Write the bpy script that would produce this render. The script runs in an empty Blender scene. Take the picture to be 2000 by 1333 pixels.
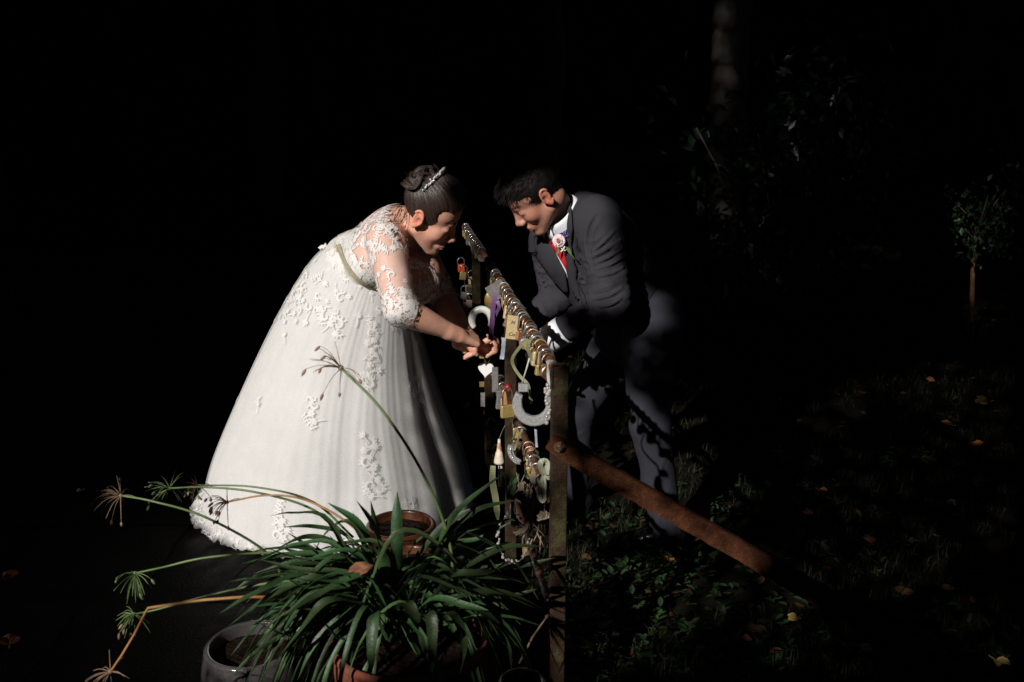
import bpy, math, random
import numpy as np
from mathutils import Vector, Matrix
from mathutils.bvhtree import BVHTree
from mathutils.geometry import delaunay_2d_cdt

# ------------------------------------------------------------------ camera, sky, sun, exposure
SC = bpy.context.scene
CAMZ, PITCH, FPX = 1.65, math.radians(14.2), 1944.4
cam_data = bpy.data.cameras.new('camera'); cam = bpy.data.objects.new('camera', cam_data)
SC.collection.objects.link(cam); SC.camera = cam
cam_data.lens = 35; cam_data.sensor_width = 36; cam_data.clip_end = 400; cam_data.clip_start = .05
cam.location = (0, 0, CAMZ); cam.rotation_euler = (math.pi/2 - PITCH, 0, 0)
cam_data.dof.use_dof = True; cam_data.dof.focus_distance = 3.3; cam_data.dof.aperture_fstop = 5.0

SUN_EL, SUN_H = math.radians(30), np.array([-.50, -.866])       # sun height; horizontal direction towards the sun
SUN_DIR = np.array([SUN_H[0]*math.cos(SUN_EL), SUN_H[1]*math.cos(SUN_EL), math.sin(SUN_EL)])
world = bpy.data.worlds.new('World'); SC.world = world; world.use_nodes = True
wn = world.node_tree; bg = wn.nodes['Background']
sky = wn.nodes.new('ShaderNodeTexSky'); sky.sky_type = 'NISHITA'; sky.sun_disc = False
sky.sun_elevation = SUN_EL; sky.sun_rotation = math.atan2(SUN_H[0], SUN_H[1])
wn.links.new(sky.outputs[0], bg.inputs[0]); bg.inputs[1].default_value = 0.0065
sun_d = bpy.data.lights.new('sun', 'SUN'); sun_d.energy = 5.0; sun_d.angle = math.radians(.53); sun_d.color = (1, .955, .90)
sun = bpy.data.objects.new('sun', sun_d); SC.collection.objects.link(sun)
sun.rotation_euler = Vector(-SUN_DIR).to_track_quat('-Z', 'Y').to_euler()
SC.view_settings.view_transform = 'Standard'; SC.view_settings.look = 'None'
SC.view_settings.exposure = 0; SC.view_settings.gamma = 1; SC.view_settings.use_curve_mapping = False

rng = np.random.default_rng(7); rnd = random.Random(11)

# ------------------------------------------------------------------ helpers
cp, sp = math.cos(PITCH), math.sin(PITCH)
def ray(px, py):
    dx, dy = (px-1000)/FPX, (666.5-py)/FPX
    return np.array([dx, cp+dy*sp, -sp+dy*cp])
def P(px, py, Y):
    r = ray(px, py); t = Y/r[1]
    return np.array([r[0]*t, Y, CAMZ+r[2]*t])
def G(px, py, z=0.):
    r = ray(px, py); t = (z-CAMZ)/r[2]
    return np.array([r[0]*t, r[1]*t, z])
def nrm(v): v = np.asarray(v, float); return v/(np.linalg.norm(v)+1e-12)

def vhash(ix, iy, iz, seed):
    h = (ix.astype(np.int64)*374761393 + iy.astype(np.int64)*668265263 + iz.astype(np.int64)*2147483647 + seed*1274126177) & 0xffffffff
    h = ((h ^ (h >> 13))*1274126177) & 0xffffffff
    return ((h ^ (h >> 16)) & 0xffff)/65535.0
def vnoise(p, freq=1., seed=0):
    q = np.asarray(p)*freq; i = np.floor(q).astype(np.int64); f = q-i; f = f*f*(3-2*f); r = 0
    for a in (0, 1):
        for b in (0, 1):
            for c in (0, 1):
                w = (f[:, 0] if a else 1-f[:, 0])*(f[:, 1] if b else 1-f[:, 1])*(f[:, 2] if c else 1-f[:, 2])
                r = r + w*vhash(i[:, 0]+a, i[:, 1]+b, i[:, 2]+c, seed)
    return r*2-1

def obj(name, verts, faces, mat=None, parent=None, smooth=True, uv=None, col=None, solid=0, offset=0, kind=None):
    me = bpy.data.meshes.new(name)
    verts = np.asarray(verts, dtype=np.float64).reshape(-1, 3)
    if isinstance(faces, np.ndarray):
        k = faces.shape[1]; n = len(faces)
        me.vertices.add(len(verts)); me.vertices.foreach_set('co', verts.ravel().astype(np.float32))
        me.loops.add(n*k); me.loops.foreach_set('vertex_index', faces.ravel().astype(np.int32))
        me.polygons.add(n); me.polygons.foreach_set('loop_start', np.arange(0, n*k, k, dtype=np.int32))
        me.polygons.foreach_set('loop_total', np.full(n, k, dtype=np.int32))
        me.update(calc_edges=True)
    else:
        me.from_pydata(verts.tolist(), [], faces); me.update()
    if smooth: me.polygons.foreach_set('use_smooth', np.ones(len(me.polygons), dtype=bool))
    if uv is not None:
        a = me.attributes.new('strand', 'FLOAT_VECTOR', 'POINT'); a.data.foreach_set('vector', np.asarray(uv, dtype=np.float32).ravel())
    if col is not None:
        a = me.attributes.new('tone', 'FLOAT_COLOR', 'POINT')
        c = np.ones((len(verts), 4), dtype=np.float32); c[:, :3] = col; a.data.foreach_set('color', c.ravel())
    if mat: me.materials.append(mat)
    me.validate()
    o = bpy.data.objects.new(name, me); SC.collection.objects.link(o)
    if parent is not None:
        o.parent = parent; o.matrix_parent_inverse = parent_mw(parent).inverted()
    if solid:
        m = o.modifiers.new('thick', 'SOLIDIFY'); m.thickness = solid; m.offset = offset
    if kind: o['kind'] = kind
    return o
def parent_mw(o):
    m = Matrix.LocRotScale(o.location, o.rotation_euler, o.scale)
    if o.parent: return parent_mw(o.parent) @ o.matrix_parent_inverse @ m
    return m
def tag(o, label, cat, group=None):
    o['label'] = label; o['category'] = cat
    if group: o['group'] = group
    return o
def thing(name, loc, label, cat, group=None):
    o = bpy.data.objects.new(name, None); SC.collection.objects.link(o); o.location = tuple(loc)
    o.empty_display_size = .05
    return tag(o, label, cat, group)
def struct(o): o['kind'] = 'structure'; return o

class MB:
    """collects shapes for one mesh"""
    def __init__(s): s.v = []; s.f = []
    def add(s, v, f):
        n = len(s.v); s.v += [tuple(map(float, x)) for x in v]; s.f += [tuple(i+n for i in q) for q in f]
    def box(s, c, r, M=None, bev=.0):
        c = np.array(c, float); r = np.array(r, float); M = np.eye(3) if M is None else np.array(M)
        if bev <= 0:
            v = [c + M @ (np.array([x, y, z])*r) for x in (-1, 1) for y in (-1, 1) for z in (-1, 1)]
            s.add(v, [(0, 1, 3, 2), (4, 6, 7, 5), (0, 4, 5, 1), (2, 3, 7, 6), (0, 2, 6, 4), (1, 5, 7, 3)]); return
        pts = []
        for a in range(8):                                          # outline in local xz, rounded in y as well
            pass
        ring = [(-1, -1), (1, -1), (1, 1), (-1, 1)]; v = []
        prof = []
        for cx, cz in ring:
            X, Z = r[0]-bev, r[2]-bev
            for k in range(3):
                a0 = {(-1, -1): 180, (1, -1): 270, (1, 1): 0, (-1, 1): 90}[(cx, cz)] + k*45
                prof.append((cx*X+bev*math.cos(math.radians(a0)), cz*Z+bev*math.sin(math.radians(a0))))
        n = len(prof)
        for y, sc in ((-r[1], bev*.7), (-r[1]+bev*.7, 0), (r[1]-bev*.7, 0), (r[1], bev*.7)):
            for x, z in prof:
                v.append(c + M @ np.array([x-math.copysign(min(sc, abs(x)), x), y, z-math.copysign(min(sc, abs(z)), z)]))
        f = []
        for k in range(3):
            for i in range(n): f.append((k*n+i, k*n+(i+1) % n, (k+1)*n+(i+1) % n, (k+1)*n+i))
        f.append(tuple(range(n))[::-1]); f.append(tuple(3*n+i for i in range(n)))
        s.add(v, f)
    def tube(s, pts, r, n=8, cap=True):
        pts = [np.array(p, float) for p in pts]; m = len(pts)
        rr = r if hasattr(r, '__len__') else [r]*m
        up = np.array([.13, .21, .97]); v = []; prev = None
        for i, p in enumerate(pts):
            t = nrm(pts[min(i+1, m-1)]-pts[max(i-1, 0)])
            a = np.cross(t, up) if prev is None else prev - t*np.dot(prev, t)
            if np.linalg.norm(a) < 1e-6: a = np.cross(t, [1, 0, 0])
            a = nrm(a); prev = a; b = np.cross(t, a)
            for k in range(n):
                an = 2*math.pi*k/n; v.append(p + rr[i]*(math.cos(an)*a+math.sin(an)*b))
        f = [(i*n+k, i*n+(k+1) % n, (i+1)*n+(k+1) % n, (i+1)*n+k) for i in range(m-1) for k in range(n)]
        if cap: f.append(tuple(range(n))[::-1]); f.append(tuple((m-1)*n+k for k in range(n)))
        s.add(v, f)
    def ribbon(s, pts, w, nor=(0, -1, 0), t=.0):
        """flat strip; w = half width (number or list); nor = number triple or list"""
        pts = [np.array(p, float) for p in pts]; m = len(pts); v = []
        ww = w if hasattr(w, '__len__') else [w]*m
        for i, p in enumerate(pts):
            tt = nrm(pts[min(i+1, m-1)]-pts[max(i-1, 0)])
            nn = np.array(nor[i] if hasattr(nor[0], '__len__') else nor, float)
            b = nrm(np.cross(tt, nn)); nn = np.cross(b, tt)
            v += [p-b*ww[i], p+nn*t, p+b*ww[i]]
        s.add(v, [q for i in range(m-1) for q in ((3*i, 3*i+1, 3*i+4, 3*i+3), (3*i+1, 3*i+2, 3*i+5, 3*i+4))])
    def lathe(s, prof, c=(0, 0, 0), n=32, squash=1.):
        v = [(c[0]+r*math.cos(2*math.pi*k/n), c[1]+r*squash*math.sin(2*math.pi*k/n), c[2]+z) for r, z in prof for k in range(n)]
        s.add(v, [(i*n+k, i*n+(k+1) % n, (i+1)*n+(k+1) % n, (i+1)*n+k) for i in range(len(prof)-1) for k in range(n)])
    def ball(s, c, r, n=8, m=6, M=None):
        r = np.ones(3)*r; M = np.eye(3) if M is None else np.array(M); v = []
        for i in range(m+1):
            a = math.pi*i/m
            for k in range(n):
                b = 2*math.pi*k/n; v.append(np.array(c)+M @ (r*np.array([math.sin(a)*math.cos(b), math.sin(a)*math.sin(b), math.cos(a)])))
        s.add(v, [(i*n+k, (i+1)*n+k, (i+1)*n+(k+1) % n, i*n+(k+1) % n) for i in range(m) for k in range(n)])
    def build(s, name, mat, parent=None, smooth=True, **kw):
        return obj(name, s.v, s.f, mat, parent, smooth, **kw)

def spline(pts, n):
    pts = [np.array(p, float) for p in pts]
    if len(pts) == 2: return [pts[0]+(pts[1]-pts[0])*i/(n-1) for i in range(n)]
    q = [2*pts[0]-pts[1]]+pts+[2*pts[-1]-pts[-2]]; out = []
    for i in range(n):
        t = i/(n-1)*(len(pts)-1); k = min(int(t), len(pts)-2); t -= k
        a, b, c, d = q[k], q[k+1], q[k+2], q[k+3]
        out.append(.5*((2*b)+(c-a)*t+(2*a-5*b+4*c-d)*t*t+(3*b-a-3*c+d)*t**3))
    return out

# --- signed distance sculpting
class Field:
    def __init__(s, lo, hi, h):
        s.lo = np.array(lo, float); s.h = h; s.n = np.ceil((np.array(hi)-s.lo)/h).astype(int)+1
        s.a = np.full(s.n, .06, dtype=np.float32)
    def _box(s, lo, hi, pad):
        i0 = np.clip(np.floor((lo-pad-s.lo)/s.h).astype(int), 0, s.n-1); i1 = np.clip(np.ceil((hi+pad-s.lo)/s.h).astype(int)+1, 1, s.n)
        ax = [np.arange(i0[k], i1[k])*s.h+s.lo[k] for k in range(3)]
        X, Y, Z = np.meshgrid(*ax, indexing='ij'); sl = tuple(slice(i0[k], i1[k]) for k in range(3))
        return sl, X.astype(np.float32), Y.astype(np.float32), Z.astype(np.float32)
    def _mix(s, sl, d, k, sub=False):
        a = s.a[sl]
        if d.size == 0: return
        if not sub:
            if k > 0: hh = np.clip(.5+.5*(a-d)/k, 0, 1); r = a*(1-hh)+d*hh-k*hh*(1-hh)
            else: r = np.minimum(a, d)
        else:
            if k > 0: hh = np.clip(.5-.5*(a+d)/k, 0, 1); r = a*(1-hh)-d*hh+k*hh*(1-hh)
            else: r = np.maximum(a, -d)
        s.a[sl] = np.minimum(r, .06)
    def cone(s, a, b, ra, rb, k=.02, sub=False):
        a = np.array(a, float); b = np.array(b, float); R = max(ra, rb)
        sl, X, Y, Z = s._box(np.minimum(a, b)-R, np.maximum(a, b)+R, k+.02)
        ba = b-a; L = float(ba@ba)+1e-12
        t = np.clip(((X-a[0])*ba[0]+(Y-a[1])*ba[1]+(Z-a[2])*ba[2])/L, 0, 1)
        d = np.sqrt((X-a[0]-t*ba[0])**2+(Y-a[1]-t*ba[1])**2+(Z-a[2]-t*ba[2])**2)-(ra+(rb-ra)*t)
        s._mix(sl, d, k, sub)
    def limb(s, pts, rad, k=.02, n=14):
        q = spline(pts, n) if len(pts) > 2 else [np.array(pts[0])+(np.array(pts[1])-np.array(pts[0]))*i/(n-1) for i in range(n)]
        rr = np.interp(np.linspace(0, 1, n), np.linspace(0, 1, len(rad)), rad); Q = np.array(q); R = max(rad)
        sl, X, Y, Z = s._box(Q.min(0)-R, Q.max(0)+R, k+.02); D = np.full(X.shape, .2, dtype=np.float32)
        if len(pts) == 2:
            a, ba = Q[0], Q[-1]-Q[0]; t = np.clip(((X-a[0])*ba[0]+(Y-a[1])*ba[1]+(Z-a[2])*ba[2])/float(ba@ba), 0, 1)
            u = t*(len(rad)-1); D = (np.sqrt((X-a[0]-t*ba[0])**2+(Y-a[1]-t*ba[1])**2+(Z-a[2]-t*ba[2])**2)-np.interp(t, np.linspace(0, 1, 60), np.convolve(np.pad(np.interp(np.linspace(0, 1, 60), np.linspace(0, 1, len(rad)), rad), 6, mode='edge'), np.ones(13)/13, 'valid'))).astype(np.float32); s._mix(sl, D, k); return
        for i in range(n-1):
            a, ba = Q[i], Q[i+1]-Q[i]; L = float(ba@ba)+1e-12
            t = np.clip(((X-a[0])*ba[0]+(Y-a[1])*ba[1]+(Z-a[2])*ba[2])/L, 0, 1)
            D = np.minimum(D, np.sqrt((X-a[0]-t*ba[0])**2+(Y-a[1]-t*ba[1])**2+(Z-a[2]-t*ba[2])**2)-(rr[i]+(rr[i+1]-rr[i])*t))
        s._mix(sl, D, k)
    def ell(s, c, r, M=None, k=.02, sub=False):
        c = np.array(c, float); r = np.array(r, float)*np.ones(3); M = np.eye(3) if M is None else np.array(M)  # columns = axes
        R = r.max(); sl, X, Y, Z = s._box(c-R, c+R, k+.02)
        X = X-c[0]; Y = Y-c[1]; Z = Z-c[2]
        q = [(X*M[0, i]+Y*M[1, i]+Z*M[2, i])/r[i] for i in range(3)]
        k0 = np.sqrt(q[0]**2+q[1]**2+q[2]**2); k1 = np.sqrt((q[0]/r[0])**2+(q[1]/r[1])**2+(q[2]/r[2])**2)+1e-6
        s._mix(sl, k0*(k0-1)/k1, k, sub)
    def mesh(s, smooth=1):
        a = s.a; ins = a < 0
        c = np.zeros(tuple(s.n-1), dtype=np.int8)
        for i in (0, 1):
            for j in (0, 1):
                for k in (0, 1): c += ins[i:s.n[0]-1+i, j:s.n[1]-1+j, k:s.n[2]-1+k]
        idx = np.argwhere((c > 0) & (c < 8)); del c
        cid = np.full(tuple(s.n-1), -1, dtype=np.int32); cid[idx[:, 0], idx[:, 1], idx[:, 2]] = np.arange(len(idx))
        cor = {}
        for i in (0, 1):
            for j in (0, 1):
                for k in (0, 1): cor[i, j, k] = a[idx[:, 0]+i, idx[:, 1]+j, idx[:, 2]+k]
        acc = np.zeros((len(idx), 3)); cnt = np.zeros(len(idx))
        for ax in range(3):
            for u in (0, 1):
                for w in (0, 1):
                    p0 = [u, w]; p0.insert(ax, 0); p1 = list(p0); p1[ax] = 1
                    v0, v1 = cor[tuple(p0)], cor[tuple(p1)]; m = (v0 < 0) != (v1 < 0)
                    t = np.where(m, v0/(v0-v1+1e-20), 0)
                    for q in range(3): acc[:, q] += m*(p0[q] if q != ax else t)
                    cnt += m
        v = (idx+acc/cnt[:, None])*s.h+s.lo
        F = []
        for ax in range(3):
            o1, o2 = [(1, 2), (2, 0), (0, 1)][ax]
            s0 = [slice(None)]*3; s1 = [slice(None)]*3; s0[ax] = slice(0, -1); s1[ax] = slice(1, None)
            e0 = ins[tuple(s0)]; e1 = ins[tuple(s1)]; ch = np.argwhere(e0 != e1)
            ch = ch[(ch[:, o1] > 0) & (ch[:, o2] > 0) & (ch[:, o1] < s.n[o1]-1) & (ch[:, o2] < s.n[o2]-1)]
            fl = e0[ch[:, 0], ch[:, 1], ch[:, 2]]
            def g(d1, d2):
                q = ch.copy(); q[:, o1] += d1; q[:, o2] += d2; return cid[q[:, 0], q[:, 1], q[:, 2]]
            Q = np.stack([g(-1, -1), g(0, -1), g(0, 0), g(-1, 0)], 1); Q[~fl] = Q[~fl][:, ::-1]; F.append(Q)
        F = np.concatenate(F); F = F[(F >= 0).all(1)]
        for _ in range(smooth): v = lap(v, F, .5)
        return v, F
def lap(v, F, w=.5):
    n = len(v); acc = np.zeros((n, 3)); cnt = np.zeros(n)
    for i in range(F.shape[1]):
        a, b = F[:, i], F[:, (i+1) % F.shape[1]]
        for q in range(3): acc[:, q] += np.bincount(a, v[b, q], n)+np.bincount(b, v[a, q], n)
        cnt += np.bincount(a, minlength=n)+np.bincount(b, minlength=n)
    m = cnt > 0; r = v.copy(); r[m] = v[m]*(1-w)+w*acc[m]/cnt[m][:, None]; return r
def vnormals(v, F):
    n = np.cross(v[F[:, 2]]-v[F[:, 0]], v[F[:, -1]]-v[F[:, 1]]) if F.shape[1] == 4 else np.cross(v[F[:, 1]]-v[F[:, 0]], v[F[:, 2]]-v[F[:, 0]])
    out = np.zeros_like(v)
    for i in range(F.shape[1]):
        for q in range(3): out[:, q] += np.bincount(F[:, i], n[:, q], len(v))
    return out/(np.linalg.norm(out, axis=1)[:, None]+1e-12)
def compact(v, F, *extra):
    used = np.unique(F); mp = np.full(len(v), -1); mp[used] = np.arange(len(used))
    return (v[used], mp[F])+tuple(e[used] for e in extra)
def bvh_of(v, F): return BVHTree.FromPolygons([tuple(x) for x in v], [tuple(int(i) for i in q) for q in F])
CAMP = Vector((0, 0, CAMZ))
def hit(bvh, px, py, off=0.):
    r = Vector(ray(px, py)).normalized(); l, n, i, d = bvh.ray_cast(CAMP, r)
    if l is None:                                                    # just outside the outline: nearest point of the surface
        l, n, i, d = bvh.find_nearest(Vector(P(px, py, 3.4)))
    if n.dot(r) > 0: n = -n
    return np.array(l+n*off), np.array(n)
def patch(name, poly, bvh, off, mat, parent, res=5., solid=.0015, relax=0):
    """a piece of cloth whose outline is poly, laid onto the surface bvh"""
    b = []
    for i in range(len(poly)):
        a, c = np.array(poly[i], float), np.array(poly[(i+1) % len(poly)], float)
        n = max(1, int(np.linalg.norm(c-a)/res)); b += [tuple(a+(c-a)*k/n) for k in range(n)]
    xs = [p[0] for p in b]; ys = [p[1] for p in b]; pts = [Vector(p) for p in b]
    x = min(xs)
    while x < max(xs):
        y = min(ys)
        while y < max(ys):
            if inside((x, y), poly) and min((x-q[0])**2+(y-q[1])**2 for q in b) > (res*.6)**2: pts.append(Vector((x, y)))
            y += res
        x += res
    v2, e, f, *_ = delaunay_2d_cdt(pts, [(i, (i+1) % len(b)) for i in range(len(b))], [], 1, 1e-4)
    V = np.array([hit(bvh, p[0], p[1], off)[0] for p in v2]); F = np.array([list(q) for q in f])
    for _ in range(relax): V = lap(V, F, .5)
    n = vnormals(V, F)
    if n[:, 1].mean() > 0: F = F[:, ::-1].copy()
    return obj(name, V, F, mat, parent, solid=solid, offset=-1)
def inside(p, poly):
    r = False; j = len(poly)-1
    for i in range(len(poly)):
        xi, yi = poly[i]; xj, yj = poly[j]
        if (yi > p[1]) != (yj > p[1]) and p[0] < (xj-xi)*(p[1]-yi)/(yj-yi)+xi: r = not r
        j = i
    return r

# ------------------------------------------------------------------ materials
def mat(name, col, rough=.6, metal=0., col2=None, scale=20., bump=0., bscale=None, spec=.5, detail=5., trans=0., col3=None, sheen=0., coat=0.,
        stretch=None, coord='Object', lo=.4, hi=.65, tone=False, sss=0.):
    m = bpy.data.materials.new(name); m.use_nodes = True; nt = m.node_tree; N = nt.nodes; L = nt.links
    b = N['Principled BSDF']; b.inputs['Roughness'].default_value = rough; b.inputs['Metallic'].default_value = metal
    b.inputs['Specular IOR Level'].default_value = spec; b.inputs['Coat Weight'].default_value = coat
    b.inputs['Base Color'].default_value = (*col, 1)
    if sheen: b.inputs['Sheen Weight'].default_value = sheen
    if sss: b.inputs['Subsurface Weight'].default_value = sss; b.inputs['Subsurface Radius'].default_value = (.012, .005, .003); b.inputs['Subsurface Scale'].default_value = 1.
    tc = N.new('ShaderNodeTexCoord'); src = tc.outputs[coord if coord != 'strand' else 'Object']
    if coord == 'strand':
        at = N.new('ShaderNodeAttribute'); at.attribute_name = 'strand'; src = at.outputs['Vector']
    if stretch:
        mp = N.new('ShaderNodeMapping'); mp.inputs['Scale'].default_value = stretch; L.new(src, mp.inputs[0]); src = mp.outputs[0]
    last = None
    if tone:
        at = N.new('ShaderNodeAttribute'); at.attribute_name = 'tone'; last = at.outputs['Color']
    if col2 is not None:
        no = N.new('ShaderNodeTexNoise'); no.inputs['Scale'].default_value = scale; no.inputs['Detail'].default_value = detail
        no.inputs['Roughness'].default_value = .65
        L.new(src, no.inputs['Vector']); cr = N.new('ShaderNodeValToRGB'); cr.color_ramp.elements[0].position = lo; cr.color_ramp.elements[1].position = hi
        cr.color_ramp.elements[0].color = (*col, 1); cr.color_ramp.elements[1].color = (*col2, 1)
        if col3 is not None:
            e = cr.color_ramp.elements.new((lo+hi)/2); e.color = (*col3, 1)
        L.new(no.outputs[0], cr.inputs[0])
        if last is not None:
            mx = N.new('ShaderNodeMix'); mx.data_type = 'RGBA'; mx.blend_type = 'MULTIPLY'; mx.inputs[0].default_value = 1
            L.new(cr.outputs[0], mx.inputs[6]); L.new(last, mx.inputs[7]); last = mx.outputs[2]
        else: last = cr.outputs[0]
    if name in ('strap_leaf', 'pale_strap_leaf', 'laurel_leaf'):       # every leaf a little different
        oi = N.new('ShaderNodeObjectInfo'); hs = N.new('ShaderNodeHueSaturation'); mr = N.new('ShaderNodeMapRange'); mr.inputs[3].default_value = .55; mr.inputs[4].default_value = 1.5
        mh = N.new('ShaderNodeMapRange'); mh.inputs[3].default_value = .455; mh.inputs[4].default_value = .515
        L.new(oi.outputs['Random'], mr.inputs[0]); L.new(mr.outputs[0], hs.inputs['Value']); L.new(oi.outputs['Random'], mh.inputs[0]); L.new(mh.outputs[0], hs.inputs['Hue']); L.new(last, hs.inputs['Color']); last = hs.outputs[0]
    if last is not None: L.new(last, b.inputs['Base Color'])
    if bump:
        n2 = N.new('ShaderNodeTexNoise'); n2.inputs['Scale'].default_value = bscale or scale*2; n2.inputs['Detail'].default_value = 4
        L.new(src, n2.inputs['Vector']); bp = N.new('ShaderNodeBump'); bp.inputs['Strength'].default_value = min(1, bump*1.); bp.inputs['Distance'].default_value = .004
        L.new(n2.outputs[0], bp.inputs['Height']); L.new(bp.outputs[0], b.inputs['Normal'])
    if trans:
        out = N['Material Output']; tr = N.new('ShaderNodeBsdfTranslucent'); mx = N.new('ShaderNodeMixShader'); mx.inputs[0].default_value = trans
        if last is not None: L.new(last, tr.inputs[0])
        else: tr.inputs[0].default_value = (*col, 1)
        L.new(b.outputs[0], mx.inputs[1]); L.new(tr.outputs[0], mx.inputs[2]); L.new(mx.outputs[0], out.inputs[0])
    return m
def sheer(name, col, cover, scale=600., pattern=None):
    m = bpy.data.materials.new(name); m.use_nodes = True; nt = m.node_tree; N = nt.nodes; L = nt.links
    b = N['Principled BSDF']; b.inputs['Base Color'].default_value = (*col, 1); b.inputs['Roughness'].default_value = .8
    tr = N.new('ShaderNodeBsdfTransparent'); mx = N.new('ShaderNodeMixShader'); tc = N.new('ShaderNodeTexCoord')
    no = N.new('ShaderNodeTexNoise'); no.inputs['Scale'].default_value = scale; L.new(tc.outputs['Object'], no.inputs['Vector'])
    mr = N.new('ShaderNodeMapRange'); mr.inputs[1].default_value = .3; mr.inputs[2].default_value = .7
    mr.inputs[3].default_value = max(0, cover-.15); mr.inputs[4].default_value = min(1, cover+.15)
    L.new(no.outputs[0], mr.inputs[0]); L.new(mr.outputs[0], mx.inputs[0]); L.new(tr.outputs[0], mx.inputs[1]); L.new(b.outputs[0], mx.inputs[2])
    L.new(mx.outputs[0], N['Material Output'].inputs[0]); return m

M = {}
M['skin'] = mat('skin', (.90, .82, .79), .5, col2=(1, 1, 1), scale=38, tone=True, spec=.35, bump=.05, bscale=300, sss=.25)
M['brown_hair'] = mat('brown_hair', (.013, .0075, .0055), .42, col2=(.075, .043, .033), scale=1, coord='strand', bump=.9, bscale=1, spec=.6, lo=.42, hi=.72)
M['dark_hair'] = mat('dark_hair', (.004, .003, .0025), .6, col2=(.010, .007, .0055), scale=1, coord='strand', bump=.5, bscale=1, spec=.2)
M['satin'] = mat('ivory_satin', (.72, .70, .67), .5, col2=(.78, .76, .73), scale=90, spec=.3, trans=.1, bump=.25, bscale=900)
M['tulle'] = mat('tulle', (.70, .695, .685), .75, col2=(.76, .755, .745), scale=14, spec=.2, trans=.3, bump=.35, bscale=700)
M['lace'] = mat('lace', (.80, .78, .76), .7, col2=(.74, .72, .70), scale=300, spec=.25, bump=.5, bscale=900, trans=.1)
M['sheer'] = sheer('sheer_net', (.85, .78, .74), .27)
M['overtulle'] = sheer('over_tulle', (.86, .85, .84), .3, 500)
M['suit'] = mat('grey_wool', (.030, .029, .035), .9, col2=(.048, .046, .054), scale=900, spec=.12, bump=.4, bscale=1100)
M['trouser'] = mat('slate_wool', (.024, .024, .033), .85, col2=(.036, .036, .048), scale=900, spec=.2, bump=.4, bscale=1100)
M['shirt'] = mat('white_cotton', (.72, .74, .80), .7, col2=(.78, .80, .84), scale=120, bump=.1, bscale=600)
M['tie'] = mat('red_satin', (.42, .012, .022), .45, col2=(.50, .02, .03), scale=200, bump=.2, bscale=900)
M['shoe'] = mat('black_leather', (.006, .006, .006), .2, col2=(.01, .01, .01), scale=60)
M['rust'] = mat('rust', (.030, .009, .004), .85, col2=(.11, .034, .010), col3=(.06, .018, .006), scale=70, bump=1, bscale=220, spec=.25, lo=.3, hi=.7, detail=8)
M['rustdark'] = mat('dark_rust', (.05, .022, .014), .4, col2=(.13, .058, .032), scale=55, bump=.7, bscale=180, metal=.15, detail=8)
M['post'] = mat('mossy_iron', (.024, .012, .006), .9, col2=(.048, .044, .016), col3=(.030, .017, .009), scale=24, bump=1, bscale=160, spec=.2, lo=.36, hi=.62, detail=9)
M['brass'] = mat('brass', (.36, .25, .08), .36, metal=.3, col2=(.46, .33, .13), scale=120, bump=.25, bscale=500)
M['palebrass'] = mat('worn_brass', (.50, .37, .19), .5, metal=.15, col2=(.60, .46, .27), scale=90, bump=.2, bscale=400)
M['steel'] = mat('steel', (.22, .21, .20), .28, metal=.4, col2=(.32, .31, .29), scale=70, bump=.1)
M['chrome'] = mat('chrome', (.38, .37, .36), .16, metal=.8, col2=(.52, .51, .49), scale=50)
M['bronze'] = mat('rusty_steel', (.30, .17, .09), .35, metal=.8, col2=(.55, .40, .28), scale=90, bump=.3)
M['redlock'] = mat('red_enamel', (.16, .012, .016), .4, col2=(.24, .02, .025), scale=50, bump=.1)
M['orange'] = mat('orange_plastic', (.75, .12, .03), .5, col2=(.7, .1, .03), scale=20)
M['purplelock'] = mat('purple_enamel', (.04, .018, .07), .45, col2=(.06, .03, .1), scale=40)
M['pinklock'] = mat('dusty_pink_metal', (.34, .22, .20), .5, col2=(.42, .28, .25), scale=40, metal=.2)
M['silver'] = mat('silver_glitter', (.26, .26, .26), .6, col2=(.42, .42, .41), scale=260, bump=.9, bscale=500, metal=.25, lo=.35, hi=.6)
M['whitegloss'] = mat('white_glaze', (.74, .75, .70), .3, col2=(.56, .57, .52), scale=40, spec=.5, lo=.5, hi=.8, bump=.15)
M['whitewood'] = mat('white_painted_wood', (.80, .78, .78), .6, col2=(.74, .72, .72), scale=80)
M['purple'] = mat('purple_ribbon', (.16, .075, .20), .5, col2=(.22, .11, .27), scale=60, trans=.2)
M['greenribbon'] = mat('olive_ribbon', (.22, .24, .12), .6, col2=(.30, .31, .17), scale=60, trans=.2)
M['creamribbon'] = mat('cream_ribbon', (.66, .68, .50), .5, col2=(.74, .75, .6), scale=60, trans=.2)
M['blueribbon'] = mat('pale_blue_ribbon', (.42, .48, .58), .6, col2=(.5, .56, .64), scale=60, trans=.2)
M['string'] = mat('white_string', (.62, .60, .55), .8, col2=(.5, .48, .43), scale=200)
M['twig'] = mat('pale_twig', (.17, .125, .085), .85, col2=(.27, .21, .15), scale=60, bump=.6)
M['paletwig'] = mat('wooden_rose', (.34, .27, .20), .8, col2=(.25, .19, .13), scale=70, bump=.4)
M['diamante'] = mat('diamante', (.80, .78, .78), .1, col2=(.62, .6, .6), scale=700, spec=1)
M['beads'] = mat('antique_gold_beads', (.30, .26, .17), .3, col2=(.45, .40, .28), scale=300, metal=.3)
M['crystal'] = mat('crystal', (.55, .5, .5), .08, col2=(.7, .66, .66), scale=90, metal=.4, spec=1)
M['bell'] = mat('weathered_white_bell', (.60, .52, .42), .5, col2=(.40, .16, .05), scale=45, lo=.5, hi=.62)
M['leaf'] = mat('strap_leaf', (.016, .040, .013), .5, col2=(.032, .070, .022), scale=9, spec=.5, trans=.1, bump=.35, bscale=160, stretch=(1, 1, 1))
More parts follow.
